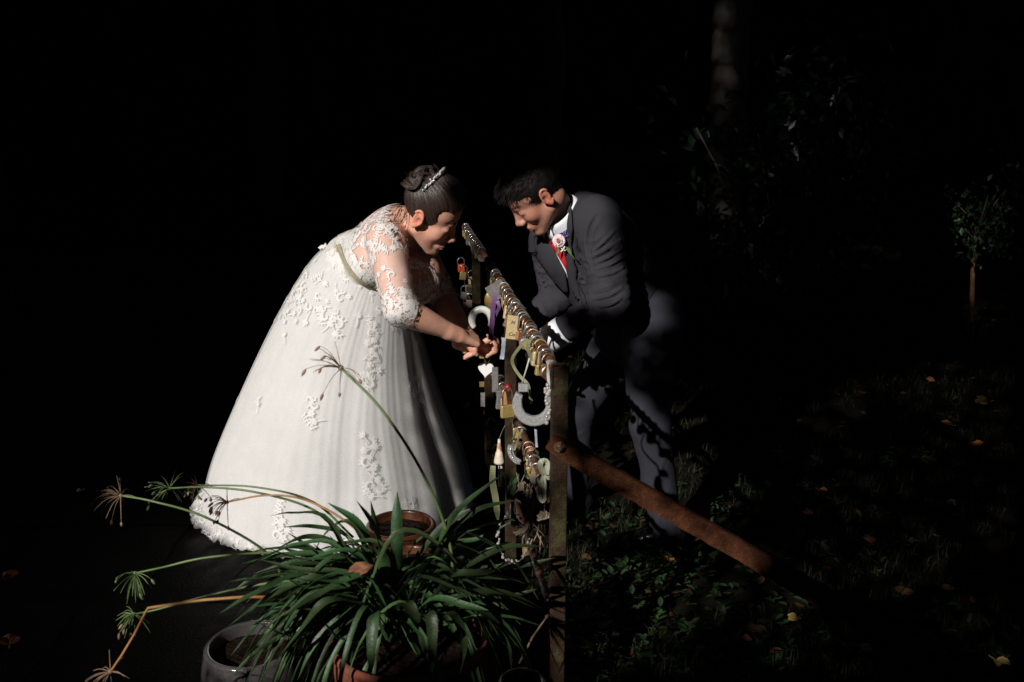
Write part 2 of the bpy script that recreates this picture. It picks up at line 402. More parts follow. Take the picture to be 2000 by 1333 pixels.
M['paleleaf'] = mat('pale_strap_leaf', (.055, .115, .042), .4, col2=(.08, .15, .06), scale=9, spec=.5, trans=.12, bump=.3, bscale=140)
M['stalk'] = mat('green_stalk', (.085, .14, .042), .5, col2=(.13, .18, .06), scale=20)
M['drystalk'] = mat('dry_stalk', (.30, .13, .035), .7, col2=(.38, .21, .08), scale=14)
M['drypale'] = mat('pale_dry_stalk', (.24, .16, .10), .8, col2=(.16, .09, .055), scale=60)
M['pod'] = mat('seed_pod', (.30, .17, .09), .7, col2=(.14, .06, .05), scale=90)
M['greenpod'] = mat('green_pod', (.12, .15, .06), .6, col2=(.16, .19, .08), scale=90)
M['darkpod'] = mat('dark_dry_pod', (.07, .028, .018), .7, col2=(.12, .05, .03), scale=90)
M['glazegrey'] = mat('grey_glaze', (.05, .046, .046), .16, col2=(.07, .064, .064), scale=120, coat=.6, bump=.08, bscale=60)
M['glazebrown'] = mat('brown_glaze', (.016, .010, .008), .2, col2=(.035, .016, .010), scale=25, coat=.5, bump=.1)
M['rimglaze'] = mat('amber_rim_glaze', (.09, .026, .009), .3, col2=(.035, .012, .006), scale=60, coat=.3)
M['terracotta'] = mat('terracotta', (.13, .03, .015), .8, col2=(.20, .05, .024), scale=25, bump=.4, bscale=200)
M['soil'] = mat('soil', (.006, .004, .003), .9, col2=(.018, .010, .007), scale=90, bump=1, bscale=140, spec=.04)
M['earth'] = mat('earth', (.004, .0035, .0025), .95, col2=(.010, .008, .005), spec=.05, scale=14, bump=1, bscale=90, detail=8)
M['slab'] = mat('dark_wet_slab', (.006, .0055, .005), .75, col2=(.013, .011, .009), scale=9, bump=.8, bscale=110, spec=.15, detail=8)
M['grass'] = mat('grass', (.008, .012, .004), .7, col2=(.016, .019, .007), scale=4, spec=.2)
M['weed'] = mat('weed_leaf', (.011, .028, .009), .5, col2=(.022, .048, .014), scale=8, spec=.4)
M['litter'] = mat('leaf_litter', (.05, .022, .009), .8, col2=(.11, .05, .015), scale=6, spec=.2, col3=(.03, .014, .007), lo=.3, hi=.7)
M['orangeleaf'] = mat('orange_fallen_leaf', (.34, .11, .025), .7, col2=(.42, .17, .04), scale=40, bump=.4)
M['yellowleaf'] = mat('yellow_fallen_leaf', (.42, .28, .09), .7, col2=(.5, .33, .1), scale=40, bump=.4)
M['brownleaf'] = mat('brown_fallen_leaf', (.09, .03, .012), .8, col2=(.20, .075, .028), scale=70, bump=.4)
M['bark'] = mat('bark', (.05, .042, .035), .9, col2=(.09, .074, .062), scale=9, bump=1, bscale=40, stretch=(1, 1, .25))
M['stake'] = mat('brown_stake', (.20, .10, .045), .85, col2=(.28, .15, .07), scale=30)
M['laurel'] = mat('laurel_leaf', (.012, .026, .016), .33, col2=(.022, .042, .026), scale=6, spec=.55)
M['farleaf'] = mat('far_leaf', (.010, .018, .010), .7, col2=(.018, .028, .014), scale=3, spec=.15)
M['sun_screen'] = mat('screen_leaf', (.016, .03, .012), .8, col2=(.03, .045, .018), scale=5, spec=.1)  # leaf colour of the added sun screen
M['oldwood'] = mat('old_fence_wood', (.05, .04, .032), .9, col2=(.08, .065, .05), scale=12, bump=.7, stretch=(1, 1, .2))
M['rose'] = mat('pale_rose', (.78, .70, .68), .6, col2=(.70, .46, .48), scale=60, trans=.15)
M['rosecore'] = mat('pink_rose_centre', (.50, .12, .16), .6, col2=(.6, .22, .26), scale=80)
M['lavender'] = mat('lavender_sprig', (.16, .12, .42), .7, col2=(.22, .18, .5), scale=90)
M['babybreath'] = mat('white_filler_flower', (.8, .78, .74), .7, col2=(.7, .68, .62), scale=90)
M['ink'] = mat('ink', (.05, .03, .02), .7, col2=(.06, .04, .03), scale=50)
# ------------------------------------------------------------------ ground, paving
def sheet(name, x0, x1, y0, y1, n, m, z, amp, fr, matl, seed=1):
    xs = np.linspace(x0, x1, n); ys = np.linspace(y0, y1, m); X, Y = np.meshgrid(xs, ys, indexing='ij')
    p = np.stack([X.ravel(), Y.ravel(), np.zeros(X.size)], 1)
    p[:, 2] = z+amp*vnoise(p, fr, seed)+amp*.5*vnoise(p, fr*3.1, seed+1)
    i = np.arange(n*m).reshape(n, m)
    F = np.stack([i[:-1, :-1].ravel(), i[1:, :-1].ravel(), i[1:, 1:].ravel(), i[:-1, 1:].ravel()], 1)
    return obj(name, p, F, matl)
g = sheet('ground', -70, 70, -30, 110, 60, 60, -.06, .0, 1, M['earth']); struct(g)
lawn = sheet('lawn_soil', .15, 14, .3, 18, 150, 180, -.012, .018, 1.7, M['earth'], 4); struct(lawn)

RN = P(1083, 716, 2.34); RF = P(908, 440, 4.95)                      # top rail, near and far end
RZ = RN[2]
def rail(Y, z):
    t = (Y-RN[1])/(RF[1]-RN[1]); return np.array([RN[0]+(RF[0]-RN[0])*t, Y, z])
def railpx(px, z):                                                   # the point of the rail plane seen at column px and height z
    lo, hi = 1.8, 6.5
    for _ in range(40):
        m = (lo+hi)/2; p = rail(m, z); c = p[0]/((p[1]*cp)+(CAMZ-p[2])*sp)*FPX+1000
        if c > px: lo = m
        else: hi = m
    return rail((lo+hi)/2, z)
patio = bpy.data.objects.new('patio', None); SC.collection.objects.link(patio); struct(patio)
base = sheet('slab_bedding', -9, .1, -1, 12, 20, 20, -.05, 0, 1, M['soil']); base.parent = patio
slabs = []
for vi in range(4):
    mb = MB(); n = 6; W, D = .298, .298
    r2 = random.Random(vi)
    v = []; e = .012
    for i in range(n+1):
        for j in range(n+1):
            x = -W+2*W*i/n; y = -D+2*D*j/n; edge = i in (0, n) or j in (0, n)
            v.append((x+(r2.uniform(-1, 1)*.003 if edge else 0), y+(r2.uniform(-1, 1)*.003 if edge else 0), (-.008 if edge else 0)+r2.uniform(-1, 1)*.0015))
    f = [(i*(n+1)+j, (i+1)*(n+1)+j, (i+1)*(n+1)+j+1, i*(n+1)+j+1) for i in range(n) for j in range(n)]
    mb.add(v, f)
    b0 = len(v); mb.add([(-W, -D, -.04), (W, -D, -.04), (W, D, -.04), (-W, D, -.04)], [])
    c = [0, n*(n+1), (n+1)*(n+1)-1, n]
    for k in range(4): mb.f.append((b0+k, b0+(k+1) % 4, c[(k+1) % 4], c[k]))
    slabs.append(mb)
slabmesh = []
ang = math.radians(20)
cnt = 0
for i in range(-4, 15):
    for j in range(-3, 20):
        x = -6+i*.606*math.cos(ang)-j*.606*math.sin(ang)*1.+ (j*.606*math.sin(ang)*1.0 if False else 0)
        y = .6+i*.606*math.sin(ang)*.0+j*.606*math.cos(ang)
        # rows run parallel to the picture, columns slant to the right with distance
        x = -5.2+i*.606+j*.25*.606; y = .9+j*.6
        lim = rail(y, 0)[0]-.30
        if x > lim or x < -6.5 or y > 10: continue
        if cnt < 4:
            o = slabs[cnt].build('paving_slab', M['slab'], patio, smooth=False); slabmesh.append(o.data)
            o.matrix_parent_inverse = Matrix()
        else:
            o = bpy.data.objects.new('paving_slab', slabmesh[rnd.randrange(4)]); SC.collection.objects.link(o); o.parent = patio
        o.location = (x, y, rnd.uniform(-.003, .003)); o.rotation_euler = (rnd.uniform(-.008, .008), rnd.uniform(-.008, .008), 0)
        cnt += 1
edgeM = sheet('path_edge_soil', -1.6, .6, .4, 9, 60, 160, -.030, .012, 5, M['soil'], 9); struct(edgeM)

# ------------------------------------------------------------------ grass, weeds, litter on the right
def blades(name, n, region, hgt, wid, matl, seed, lean=.6, parent=None):
    r = np.random.default_rng(seed); p = region(r, n); n = len(p)
    a = r.uniform(0, 2*math.pi, n); h = hgt*r.uniform(.4, 1.2, n); w = wid*r.uniform(.6, 1.3, n)
    d = np.stack([np.cos(a), np.sin(a), np.zeros(n)], 1); s_ = np.stack([-np.sin(a), np.cos(a), np.zeros(n)], 1)
    ln = lean*r.uniform(.2, 1.4, n)
    up = np.array([0, 0, 1.])
    m1 = p+up*(h*.55)[:, None]+d*(h*.25*ln)[:, None]; t = p+up*(h*(1-.35*ln.clip(0, 1)))[:, None]+d*(h*.9*ln)[:, None]
    v = np.stack([p-s_*w[:, None], p+s_*w[:, None], m1+s_*(w*.8)[:, None], m1-s_*(w*.8)[:, None], t], 1).reshape(-1, 3)
    b = np.arange(n)[:, None]*5
    F = np.concatenate([b+np.array([0, 1, 2]), b+np.array([0, 2, 3]), b+np.array([3, 2, 4])])
    return obj(name, v, F, matl, parent, smooth=False)
def lawn_region(r, n):
    y = 1.6+r.random(n)**1.6*10; x = r.uniform(.0, 1, n)*(y*.62+1.2)
    x = x+.03; p = np.stack([x, y, np.zeros(n)], 1)
    xr = RN[0]+(RF[0]-RN[0])*(y-RN[1])/(RF[1]-RN[1])
    p[:, 0] = np.maximum(p[:, 0]*1., xr+.06+r.random(n)*.1)
    k = vnoise(p, 2.3, 5) > -.35; return p[k]
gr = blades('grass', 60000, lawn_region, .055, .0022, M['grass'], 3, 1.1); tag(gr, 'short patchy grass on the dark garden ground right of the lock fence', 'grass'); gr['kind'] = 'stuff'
def leafmesh(r, c, size, d, up, asp=.45, cup=.2):
    """12 points ovate leaf as triangles"""
    d = nrm(d); b = nrm(np.cross(d, up)); nn = np.cross(b, d)
    pr = [(0, 0), (.25, .8), (.55, 1), (.85, .5), (1, 0)]
    v = [c+d*size*t for t, w in pr]+[c+d*size*t+b*size*asp*.5*w+nn*size*cup*w*.4 for t, w in pr[1:4]]+[c+d*size*t-b*size*asp*.5*w+nn*size*cup*w*.4 for t, w in pr[1:4]]
    f = [(0, 1, 5), (1, 2, 6, 5), (2, 3, 7, 6), (3, 4, 7), (0, 8, 1), (8, 9, 2, 1), (9, 10, 3, 2), (10, 4, 3)]
    return v, f
wd = MB(); r_ = np.random.default_rng(21)
def weedspot(px, py, n, spread, hs):
    c = G(px, py)
    for _ in range(n):
        o_ = c+np.array([r_.normal(0, spread), r_.normal(0, spread), 0]); k = r_.integers(3, 7); a0 = r_.uniform(0, 6.28)
        hh = r_.uniform(.01, hs); 
        for q in range(k):
            a = a0+q*6.28/k+r_.normal(0, .3); s_ = r_.uniform(.018, .042)
            v, f = leafmesh(r_, o_+np.array([0, 0, hh*r_.random()]), s_, np.array([math.cos(a), math.sin(a), r_.uniform(-.1, .7)]), np.array([0, 0, 1]), r_.uniform(.4, .65)); wd.add(v, f)
for px, py, n, s_, hs in [(1240, 1110, 46, .11, .09), (1310, 1160, 30, .12, .07), (1180, 1180, 26, .10, .08), (1350, 1040, 22, .1, .07), (1420, 1010, 16, .1, .06),
                          (1260, 1240, 22, .11, .08), (1400, 1250, 20, .12, .05), (1560, 1180, 20, .18, .05), (1850, 1230, 24, .18, .05), (1180, 1300, 16, .1, .06),
                          (1150, 1010, 14, .1, .07), (1480, 960, 20, .2, .05), (1750, 1000, 22, .3, .05), (1650, 1100, 18, .2, .05), (1350, 1310, 16, .1, .06), (1900, 900, 22, .35, .05), (1500, 1300, 18, .12, .05)]:
    weedspot(px, py, n, s_, hs)
w_ = wd.build('weeds', M['weed'], smooth=False); tag(w_, 'low broad leaved weeds in the grass beside the rusty brace', 'weeds'); w_['kind'] = 'stuff'
lt = MB()
for _ in range(1500):
    y = 1.7+r_.random()**1.5*9; x = rail(y, 0)[0]+.12+r_.random()*(y*.6+.3); a = r_.uniform(0, 6.28)
    v, f = leafmesh(r_, np.array([x, y, .006+r_.random()*.03]), r_.uniform(.02, .05), np.array([math.cos(a), math.sin(a), r_.normal(0, .25)]), nrm([r_.normal(0, .3), r_.normal(0, .3), 1]), r_.uniform(.4, .8), r_.uniform(-.5, .6)); lt.add(v, f)
l_ = lt.build('leaf_litter', M['litter'], smooth=False); tag(l_, 'scattered brown leaf litter lying in the dark grass', 'leaf litter'); l_['kind'] = 'stuff'
def fallen(px, py, size, mt, label, z=.035, rot=None):
    c = G(px, py, z); mb = MB(); a = rnd.uniform(0, 6.28) if rot is None else rot; n = 5
    for q in range(3):                                               # a lobed autumn leaf
        aa = a+(q-1)*.75; v, f = leafmesh(r_, c, size*(1 if q == 1 else .72), np.array([math.cos(aa), math.sin(aa), rnd.uniform(0, .35)]), np.array([.2, -.5, 1]), .62, rnd.uniform(.2, .6)); mb.add(v, f)
    mb.tube([c, c-np.array([math.cos(a), math.sin(a), -.1])*size*.5], .0012, 4)
    o = mb.build('fallen_leaf', M[mt], smooth=False, solid=.0006); tag(o, label, 'leaf', 'single autumn leaves on the ground'); return o
for a in [(1308, 1092, .045, 'orangeleaf', 'orange fallen leaf in front of the black shoe'),
          (1600, 958, .05, 'orangeleaf', 'rust orange fallen leaf in the grass, right of the trouser legs above the brace'),
          (1850, 980, .045, 'yellowleaf', 'curled yellow fallen leaf in the grass at the right, level with the trouser hem'),
          (1575, 1005, .045, 'brownleaf', 'reddish brown fallen leaf just above the rusty brace'),
          (1685, 1270, .04, 'yellowleaf', 'yellow fallen leaf low in the grass below the brace'),
          (1445, 1245, .04, 'brownleaf', 'small red brown leaf below the middle of the brace'),
          (1558, 1205, .045, 'yellowleaf', 'pale yellow fallen leaf under the shaded end of the brace'),
          (1154, 1262, .04, 'yellowleaf', 'tan fallen leaf at the foot of the near iron post'),
          (1930, 785, .09, 'yellowleaf', 'wide yellow fallen leaf under the staked sapling'),
          (1857, 830, .05, 'orangeleaf', 'orange fallen leaf in the grass below the staked sapling'),
          (1900, 870, .05, 'orangeleaf', 'small amber fallen leaf right of centre of the far grass'),
          (1815, 745, .05, 'orangeleaf', 'farthest amber fallen leaf left of the sapling stake'),
          (1700, 1060, .05, 'brownleaf', 'dull brown fallen leaf in the open grass above the brace end'),
          (1945, 1290, .05, 'yellowleaf', 'yellow fallen leaf in the bottom right corner of the grass'),
          (1840, 1150, .04, 'orangeleaf', 'small orange fallen leaf above the low end of the brace')]:
    fallen(*a)
for a in [(5, 1130, .055, 'orangeleaf', 'orange fallen leaf on the paving at the far left edge', .012),
          (18, 1260, .06, 'orangeleaf', 'orange fallen leaf on the paving in the lower left corner', .012),
          (160, 958, .03, 'yellowleaf', 'tiny tan fallen leaf on the paving left of the seed heads', .012),
          (404, 796, .04, 'brownleaf', 'tiny brown fallen leaf on the dark paving behind the dress', .012)]:
    fallen(*a)

# ------------------------------------------------------------------ far garden
def trunk_pts(mb, a, b, r0, r1, n=10, wob=.02, seed=0, ns=12):
    rr = np.random.default_rng(seed); p = [np.array(a)+(np.array(b)-np.array(a))*i/(n-1)+rr.normal(0, wob, 3)*(0 < i) for i in range(n)]
    mb.tube(p, [r0+(r1-r0)*i/(n-1)+(r0*.5*max(0, .12-i/(n-1))*4) for i in range(n)], ns)
    return p
def leafcloud(name, n, fn, size, matl, parent, seed, asp=.45, kind='stuff'):
    r = np.random.default_rng(seed); c, d = fn(r, n); n = len(c)
    s = size*r.uniform(.6, 1.3, n); d = d+r.normal(0, .5, (n, 3)); d /= np.linalg.norm(d, axis=1)[:, None]
    u = r.normal(0, 1, (n, 3)); u[:, 2] += 1.2; b = np.cross(d, u); b /= np.linalg.norm(b, axis=1)[:, None]+1e-9; nn = np.cross(b, d)
    S = s[:, None]
    v = np.stack([c, c+d*S*.5+b*S*asp*.5+nn*S*.08, c+d*S, c+d*S*.5-b*S*asp*.5+nn*S*.08], 1).reshape(-1, 3)
    k = np.arange(n)[:, None]*4; F = np.concatenate([k+np.array([0, 1, 2]), k+np.array([0, 2, 3])])
    o = obj(name, v, F, matl, parent, smooth=False); o['kind'] = kind; return o
# tall pale trunk
tb = G(1408, 520); tr = thing('tree', tb, 'tall tree with smooth pale trunk standing behind the leafy shrub', 'tree')
mb = MB(); top = tb+np.array([-.12, .1, 6.5]); tp = trunk_pts(mb, tb-np.array([0, 0, .1]), top, .15, .12, 12, .006, 2, 20)
mb.build('trunk', M['bark'], tr)
cb = MB()
for q in range(7):
    a = q*.9; s0 = tp[7+q % 5]; e = s0+np.array([math.cos(a)*1.6, math.sin(a)*1.6, 1.3]); cb.tube(spline([s0, (s0+e)/2+[0, 0, .2], e], 7), [.06-.008*i for i in range(7)], 7)
cb.build('branch', M['bark'], tr)
def crown(r, n, c=top+np.array([0, 0, .4]), R=(2.6, 2.6, 1.6)):
    k = r.normal(0, 1, (60, 3)); k /= np.linalg.norm(k, axis=1)[:, None]; k = c+k*np.array(R)*r.random((60, 1))**.4
    i = r.integers(0, 60, n); p = k[i]+r.normal(0, .28, (n, 3)); return p, p-c
leafcloud('crown', 9000, crown, .10, M['farleaf'], tr, 5)
# broad leaved shrub in front of the trunk
sb = G(1560, 600); sh = thing('shrub', sb, 'broad leaved evergreen shrub with an open crown beside the pale trunk', 'shrub')
YB = sb[1]-.25
sb_pts = [(1500, 230), (1490, 330), (1400, 450), (1560, 260), (1640, 170), (1680, 300), (1600, 380), (1520, 400), (1450, 470), (1480, 260), (1380, 480), (1620, 450), (1560, 470), (1650, 250), (1500, 330),
          (1540, 180), (1710, 230), (1580, 330), (1480, 420), (1410, 500), (1430, 500), (1640, 400), (1600, 230), (1360, 250)]
cl = [P(x, y, YB+rnd.uniform(-.4, .4)) for x, y in sb_pts]
mb = MB()
for c in cl: 
    mid = (c+sb)/2+np.array([0, 0, -.1])+rng.normal(0, .05, 3); mb.tube(spline([sb+rng.normal(0, .03, 3)*[1, 1, 0], mid, c], 8), [.018-.0018*i for i in range(8)], 6)
mb.build('stem', M['bark'], sh)
def shc(r, n):
    i = r.integers(0, len(cl), n); c = np.array(cl)[i]; p = c+r.normal(0, .17, (n, 3)); return p, (p-c)+np.array([0, 0, -.1])
leafcloud('foliage', 1500, shc, .105, M['laurel'], sh, 8, .5)
for px, py in [(1440, 299), (1482, 333), (1473, 358), (1525, 388), (1436, 249), (1610, 224), (1553, 327)]:
    c = P(px, py, YB-.5); ow = MB(); v, f = leafmesh(r_, c, .05, r_.normal(0, 1, 3), np.array([0, -1, .5]), .4); ow.add(v, f); ow.build('autumn_leaf', M['orangeleaf'], sh, smooth=False)
# staked sapling at the right
sp_ = G(1897, 690); sa = thing('sapling', sp_, 'young small leaved sapling tied to a thin brown stake at the right edge', 'sapling')
mb = MB(); mb.tube([sp_, P(1900, 505, sp_[1])], .014, 7); mb.build('stake', M['stake'], sa)
mb = MB(); s2 = sp_+np.array([-.03, .02, 0]); mb.tube(spline([s2, P(1893, 610, sp_[1]+.03), P(1905, 480, sp_[1]), P(1930, 380, sp_[1])], 12), [.011-.0006*i for i in range(12)], 6)
stc = [P(x, y, sp_[1]+rnd.uniform(-.25, .25)) for x, y in [(1880, 490), (1915, 480), (1860, 455), (1925, 400), (1900, 430), (1950, 370), (1980, 350), (1990, 400), (1960, 430), (1870, 400), (1940, 450), (1975, 480), (2020, 380)]]
for c in stc: mb.tube([P(1905, 470, sp_[1]), (c+P(1910, 440, sp_[1]))/2, c], [.006, .004, .002], 5)
mb.build('stem', M['bark'], sa)
def sac(r, n):
    i = r.integers(0, len(stc), n); c = np.array(stc)[i]; p = c+r.normal(0, .07, (n, 3)); return p, (p-c)+np.array([0, 0, .1])
leafcloud('foliage', 650, sac, .045, M['weed'], sa, 9, .5)
# dim rail fence behind
fb = G(1200, 500); ft = thing('wooden_fence', fb, 'old dark post and rail fence in the deep shade behind the man', 'fence')
fy = 9.6
for px in (1190, 1325, 1460): mb = MB(); b = P(px, 480, fy); mb.box((b[0], fy, .55), (.05, .05, .6), bev=.01); mb.build('fence_post', M['oldwood'], ft, smooth=False)
for z in (1.02, .75, .42): mb = MB(); a, b = P(1185, 480, fy), P(1465, 480, fy); mb.box(((a[0]+b[0])/2, fy-.07, z), ((b[0]-a[0])/2+.1, .018, .05), bev=.006); mb.build('fence_rail', M['oldwood'], ft, smooth=False)
# woodland behind: individual trees then a mass
for k, (x, y, h, r) in enumerate([(-6.5, 12.5, 9, .16), (-3.4, 14, 10, .2), (.4, 13.2, 10, .17), (3.2, 15, 11, .2), (6.8, 13.5, 9, .15), (9.5, 15.5, 10, .2)]):
    t = thing('tree', (x, y, 0), ['slim dark tree deep in shade at the far left', 'dark tree in the left background behind the bride', 'dark tree far behind the gap between the couple', 'dark tree far behind the pale trunk',
              'slim dark tree behind the leafy shrub at right', 'dark tree at the far right edge of the garden'][k], 'tree')
    mb = MB(); tp2 = trunk_pts(mb, (x, y, -.1), (x+.3, y, h), r, r*.4, 10, .05, k+30); mb.build('trunk', M['bark'], t)
    leafcloud('crown', 3500, lambda rr, n, x=x, y=y, h=h: crown(rr, n, np.array([x, y, h*.72]), (2., 2., h*.33)), .2, M['farleaf'], t, k+50, .6)
def wood(r, n):
    x = r.uniform(-34, 30, n); y = 19+r.random(n)*5+.00*x; z = r.random(n)**.9*16; 
    p = np.stack([x, y, z], 1); p[:, 1] += 2*vnoise(p, .35, 3); return p, r.normal(0, 1, (n, 3))
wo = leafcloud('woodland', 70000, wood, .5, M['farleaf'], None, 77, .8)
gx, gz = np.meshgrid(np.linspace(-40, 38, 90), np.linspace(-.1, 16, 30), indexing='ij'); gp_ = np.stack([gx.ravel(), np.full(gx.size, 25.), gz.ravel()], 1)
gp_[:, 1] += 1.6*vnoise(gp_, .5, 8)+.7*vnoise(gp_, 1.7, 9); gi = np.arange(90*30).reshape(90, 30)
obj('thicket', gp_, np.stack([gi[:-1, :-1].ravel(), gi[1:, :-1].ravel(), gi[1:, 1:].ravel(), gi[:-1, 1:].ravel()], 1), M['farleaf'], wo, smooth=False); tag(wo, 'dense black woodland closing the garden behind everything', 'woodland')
# ------------------------------------------------------------------ figures: heads and hands
SK_B = np.array([.66, .37, .27]); SK_G = np.array([.46, .235, .17])
def frame(fwd, up):
    F = nrm(fwd); U = np.array(up, float); U = nrm(U-F*np.dot(U, F)); L = np.cross(U, F); return np.stack([F, L, U], 1)
def head(fl, o, A, s, female):
    T = lambda x, y, z: o+A @ (np.array([x, y, z])*s)
    E = lambda c, r, k=.015, sub=False, R=None: fl.ell(T(*c), np.array(r)*s, A if R is None else A @ R, k, sub)
    C = lambda a, b, ra, rb, k=.01, sub=False: fl.cone(T(*a), T(*b), ra*s, rb*s, k, sub)
    E((-.004 if female else -.010, 0, .045 if female else .040), (.089 if female else .098, .075, .085 if female else .080))
    E((.028, 0, .042), (.062, .063, .056), .02)
    E((.032, 0, -.022), (.058, .055, .076), .02)
    w = .046 if female else .050
    for q in (1, -1):
        C((.0, q*w, -.045), (.062, q*.014, -.096), .020, .016, .022)
        E((.055, q*.035, -.022), (.027, .024, .026), .018)
    E((.074, 0, -.098), (.018, .019, .017), .014)
    C((.081, -.027, .026), (.081, .027, .026), .011 if not female else .008, .011 if not female else .008, .014)
    for q in (1, -1): E((.103, q*.031, .004), (.0155, .017, .011), .014, True)
    for q in (1, -1): E((.0745, q*.031, .002), (.0135, .0160, .0115), .009)
    C((.087, 0, .016), (.103, 0, -.026), .0080, .0110, .012)
    E((.107, 0, -.030), (.0125, .0115, .010), .008)
    for q in (1, -1): E((.098, q*.0120, -.035), (.012, .0075, .0080), .006)
    E((.078, 0, -.066), (.018, .026, .020), .012)
    C((.0945, -.014, -.0605), (.0945, .014, -.0605), .0046, .0046, .005)
    C((.094, -.012, -.0715), (.094, .012, -.0715), .0055, .0055, .005)
    for q in (1, -1):
        Rz = np.array([[math.cos(.35*q), -math.sin(.35*q), 0], [math.sin(.35*q), math.cos(.35*q), 0], [0, 0, 1]])
        E((-.012, q*.079, .002), (.017, .006, .029), .006, R=Rz)
        hx = [(-.012+.0165*math.cos(a)-.002, q*(.0822+.002*math.sin(a)), .004+.0275*math.sin(a)) for a in np.linspace(-2.3, 2.5, 12)][::-1]
        for a_, b_ in zip(hx[:-1], hx[1:]): C(a_, b_, .0042, .0042, .003)
        ah = [(-.012+.008*math.cos(a)-.004, q*.0815, .004+.016*math.sin(a)) for a in np.linspace(2.0, 4.2, 6)]
        for a_, b_ in zip(ah[:-1], ah[1:]): C(a_, b_, .0034, .0034, .003)
        E((-.006, q*.086, .000), (.0085, .0065, .011), .003, True, R=Rz)
        E((-.014, q*.081, -.024), (.009, .006, .009), .004)
        E((.003, q*.080, -.003), (.005, .006, .007), .003)
def headtone(v, o, A, s, base, female):
    q = ((v-o) @ A)/s; c = np.tile(base, (len(v), 1)).astype(float)
    def bl(w, col): nonlocal c; w = np.clip(w, 0, 1)[:, None]; c = c*(1-w)+np.array(col)*w
    g = lambda ce, r: np.exp(-(((q-np.array(ce))/np.array(r))**2).sum(1))
    ay = np.abs(q[:, 1]); qq = q.copy(); qq[:, 1] = ay; g2 = lambda ce, r: np.exp(-(((qq-np.array(ce))/np.array(r))**2).sum(1))
    inh = (q[:, 0] > -.06) & (np.abs(q[:, 2]) < .14) & (ay < .1)
    bl(inh*g2((.07, .04, -.028), (.04, .022, .022))*.45, base*np.array([1.05, .68, .66]))
    bl(inh*g2((-.01, .085, 0), (.03, .012, .04))*.55, base*np.array([1.15, .62, .55]))
    bl(inh*g((.115, 0, -.033), (.014, .012, .012))*.35, base*np.array([1.05, .7, .68]))
    lip = (q[:, 0] > .07) & (ay < .019); 
    bl(lip*np.exp(-((q[:, 2]+.066)/.0085)**4)*.8*np.clip((.021-ay)/.008, 0, 1), np.array([.38, .10, .09]) if female else np.array([.30, .10, .08]))
    bl(lip*np.exp(-((q[:, 2]+.0660)/.0028)**2)*1., [.08, .02, .02])
    arch = .029+.004*np.cos((ay-.034)*70)
    bl((q[:, 0] > .05)*np.exp(-((q[:, 2]-arch)/.0055)**2)*np.clip(1-np.abs((ay-.032)/.024)**6, 0, 1)*1., [.022, .012, .009])
    bl((q[:, 0] > .05)*np.exp(-((q[:, 2]+.0030)/.0036)**2)*np.clip(1-np.abs((ay-.032)/.018)**4, 0, 1)*1., [.010, .006, .005])
    bl(inh*g2((-.004, .083, .0), (.007, .01, .010))*.6, base*np.array([.5, .25, .2]))  # hollow of the ear: its shade put into the skin colour
    bl((q[:, 0] > .05)*g2((.088, .031, .010), (.03, .015, .008))*.3, base*np.array([.62, .48, .44]))  # eye socket shade put into the skin colour
    if not female: bl(inh*(q[:, 0] > -.02)*np.clip((-.045-q[:, 2])*30, 0, 1)*.22, [.12, .08, .07])
    return c
def hand(fl, w, F, N, S, curl, k=.003, s=1., spread=.06, thumb=None, tcurl=.5):
    """w wrist; F towards the fingers; N out of the back of the hand; S towards the thumb"""
    F = nrm(F); N = nrm(N-F*np.dot(N, F)); S = nrm(S-F*np.dot(S, F)-N*np.dot(S, N)); w = np.array(w, float)
    kn = []
    for i, (a, l) in enumerate([(1.5, .084), (.5, .088), (-.5, .083), (-1.45, .075)]):
        b0 = w+S*a*.009*s+F*.012*s; b1 = w+S*a*.0195*s+F*l*s+N*(.002-.0015*abs(a))*s
        fl.cone(b0, b1, .0155*s, .0115*s, .012); kn.append(b1)
    fl.cone(w+S*.012*s+F*.02*s-N*.006*s, w+S*.014*s+F*.055*s-N*.006*s, .015*s, .012*s, .012)
    fl.cone(w-F*.035*s, w+F*.015*s, .0235*s, .020*s, .015)
    L = [(.040, .024, .019), (.044, .028, .020), (.041, .026, .020), (.032, .019, .018)]
    for i in range(4):
        p = kn[i]; ang = 0; sd = (1.5-i)*spread; cr = curl[i] if hasattr(curl[0], '__len__') else curl
        r0 = [.0092, .0094, .0088, .0078][i]*s; ch = [p]
        for j in range(3):
            ang += cr[j]; d = nrm(F*math.cos(ang)-N*math.sin(ang)+S*sd*math.cos(ang)); e = p+d*L[i][j]*s; ch += [p+(e-p)*.5, e]; p = e
        fl.limb(ch, [r0*1.08, r0*.92, r0*1.02, r0*.88, r0*.93, r0*.84, r0*.72], .0025, 16)
    p = w+S*.019*s+F*.022*s-N*.006*s; d = nrm(F*.62+S*.6-N*.45) if thumb is None else nrm(thumb)
    for j, l in enumerate((.038, .032, .025)):
        e = p+d*l*s; fl.cone(p, e, (.0135-.0018*j)*s, (.0115-.0016*j)*s, .007); p = e; d = nrm(d+(F*.5-S*.45)*tcurl)
    return kn

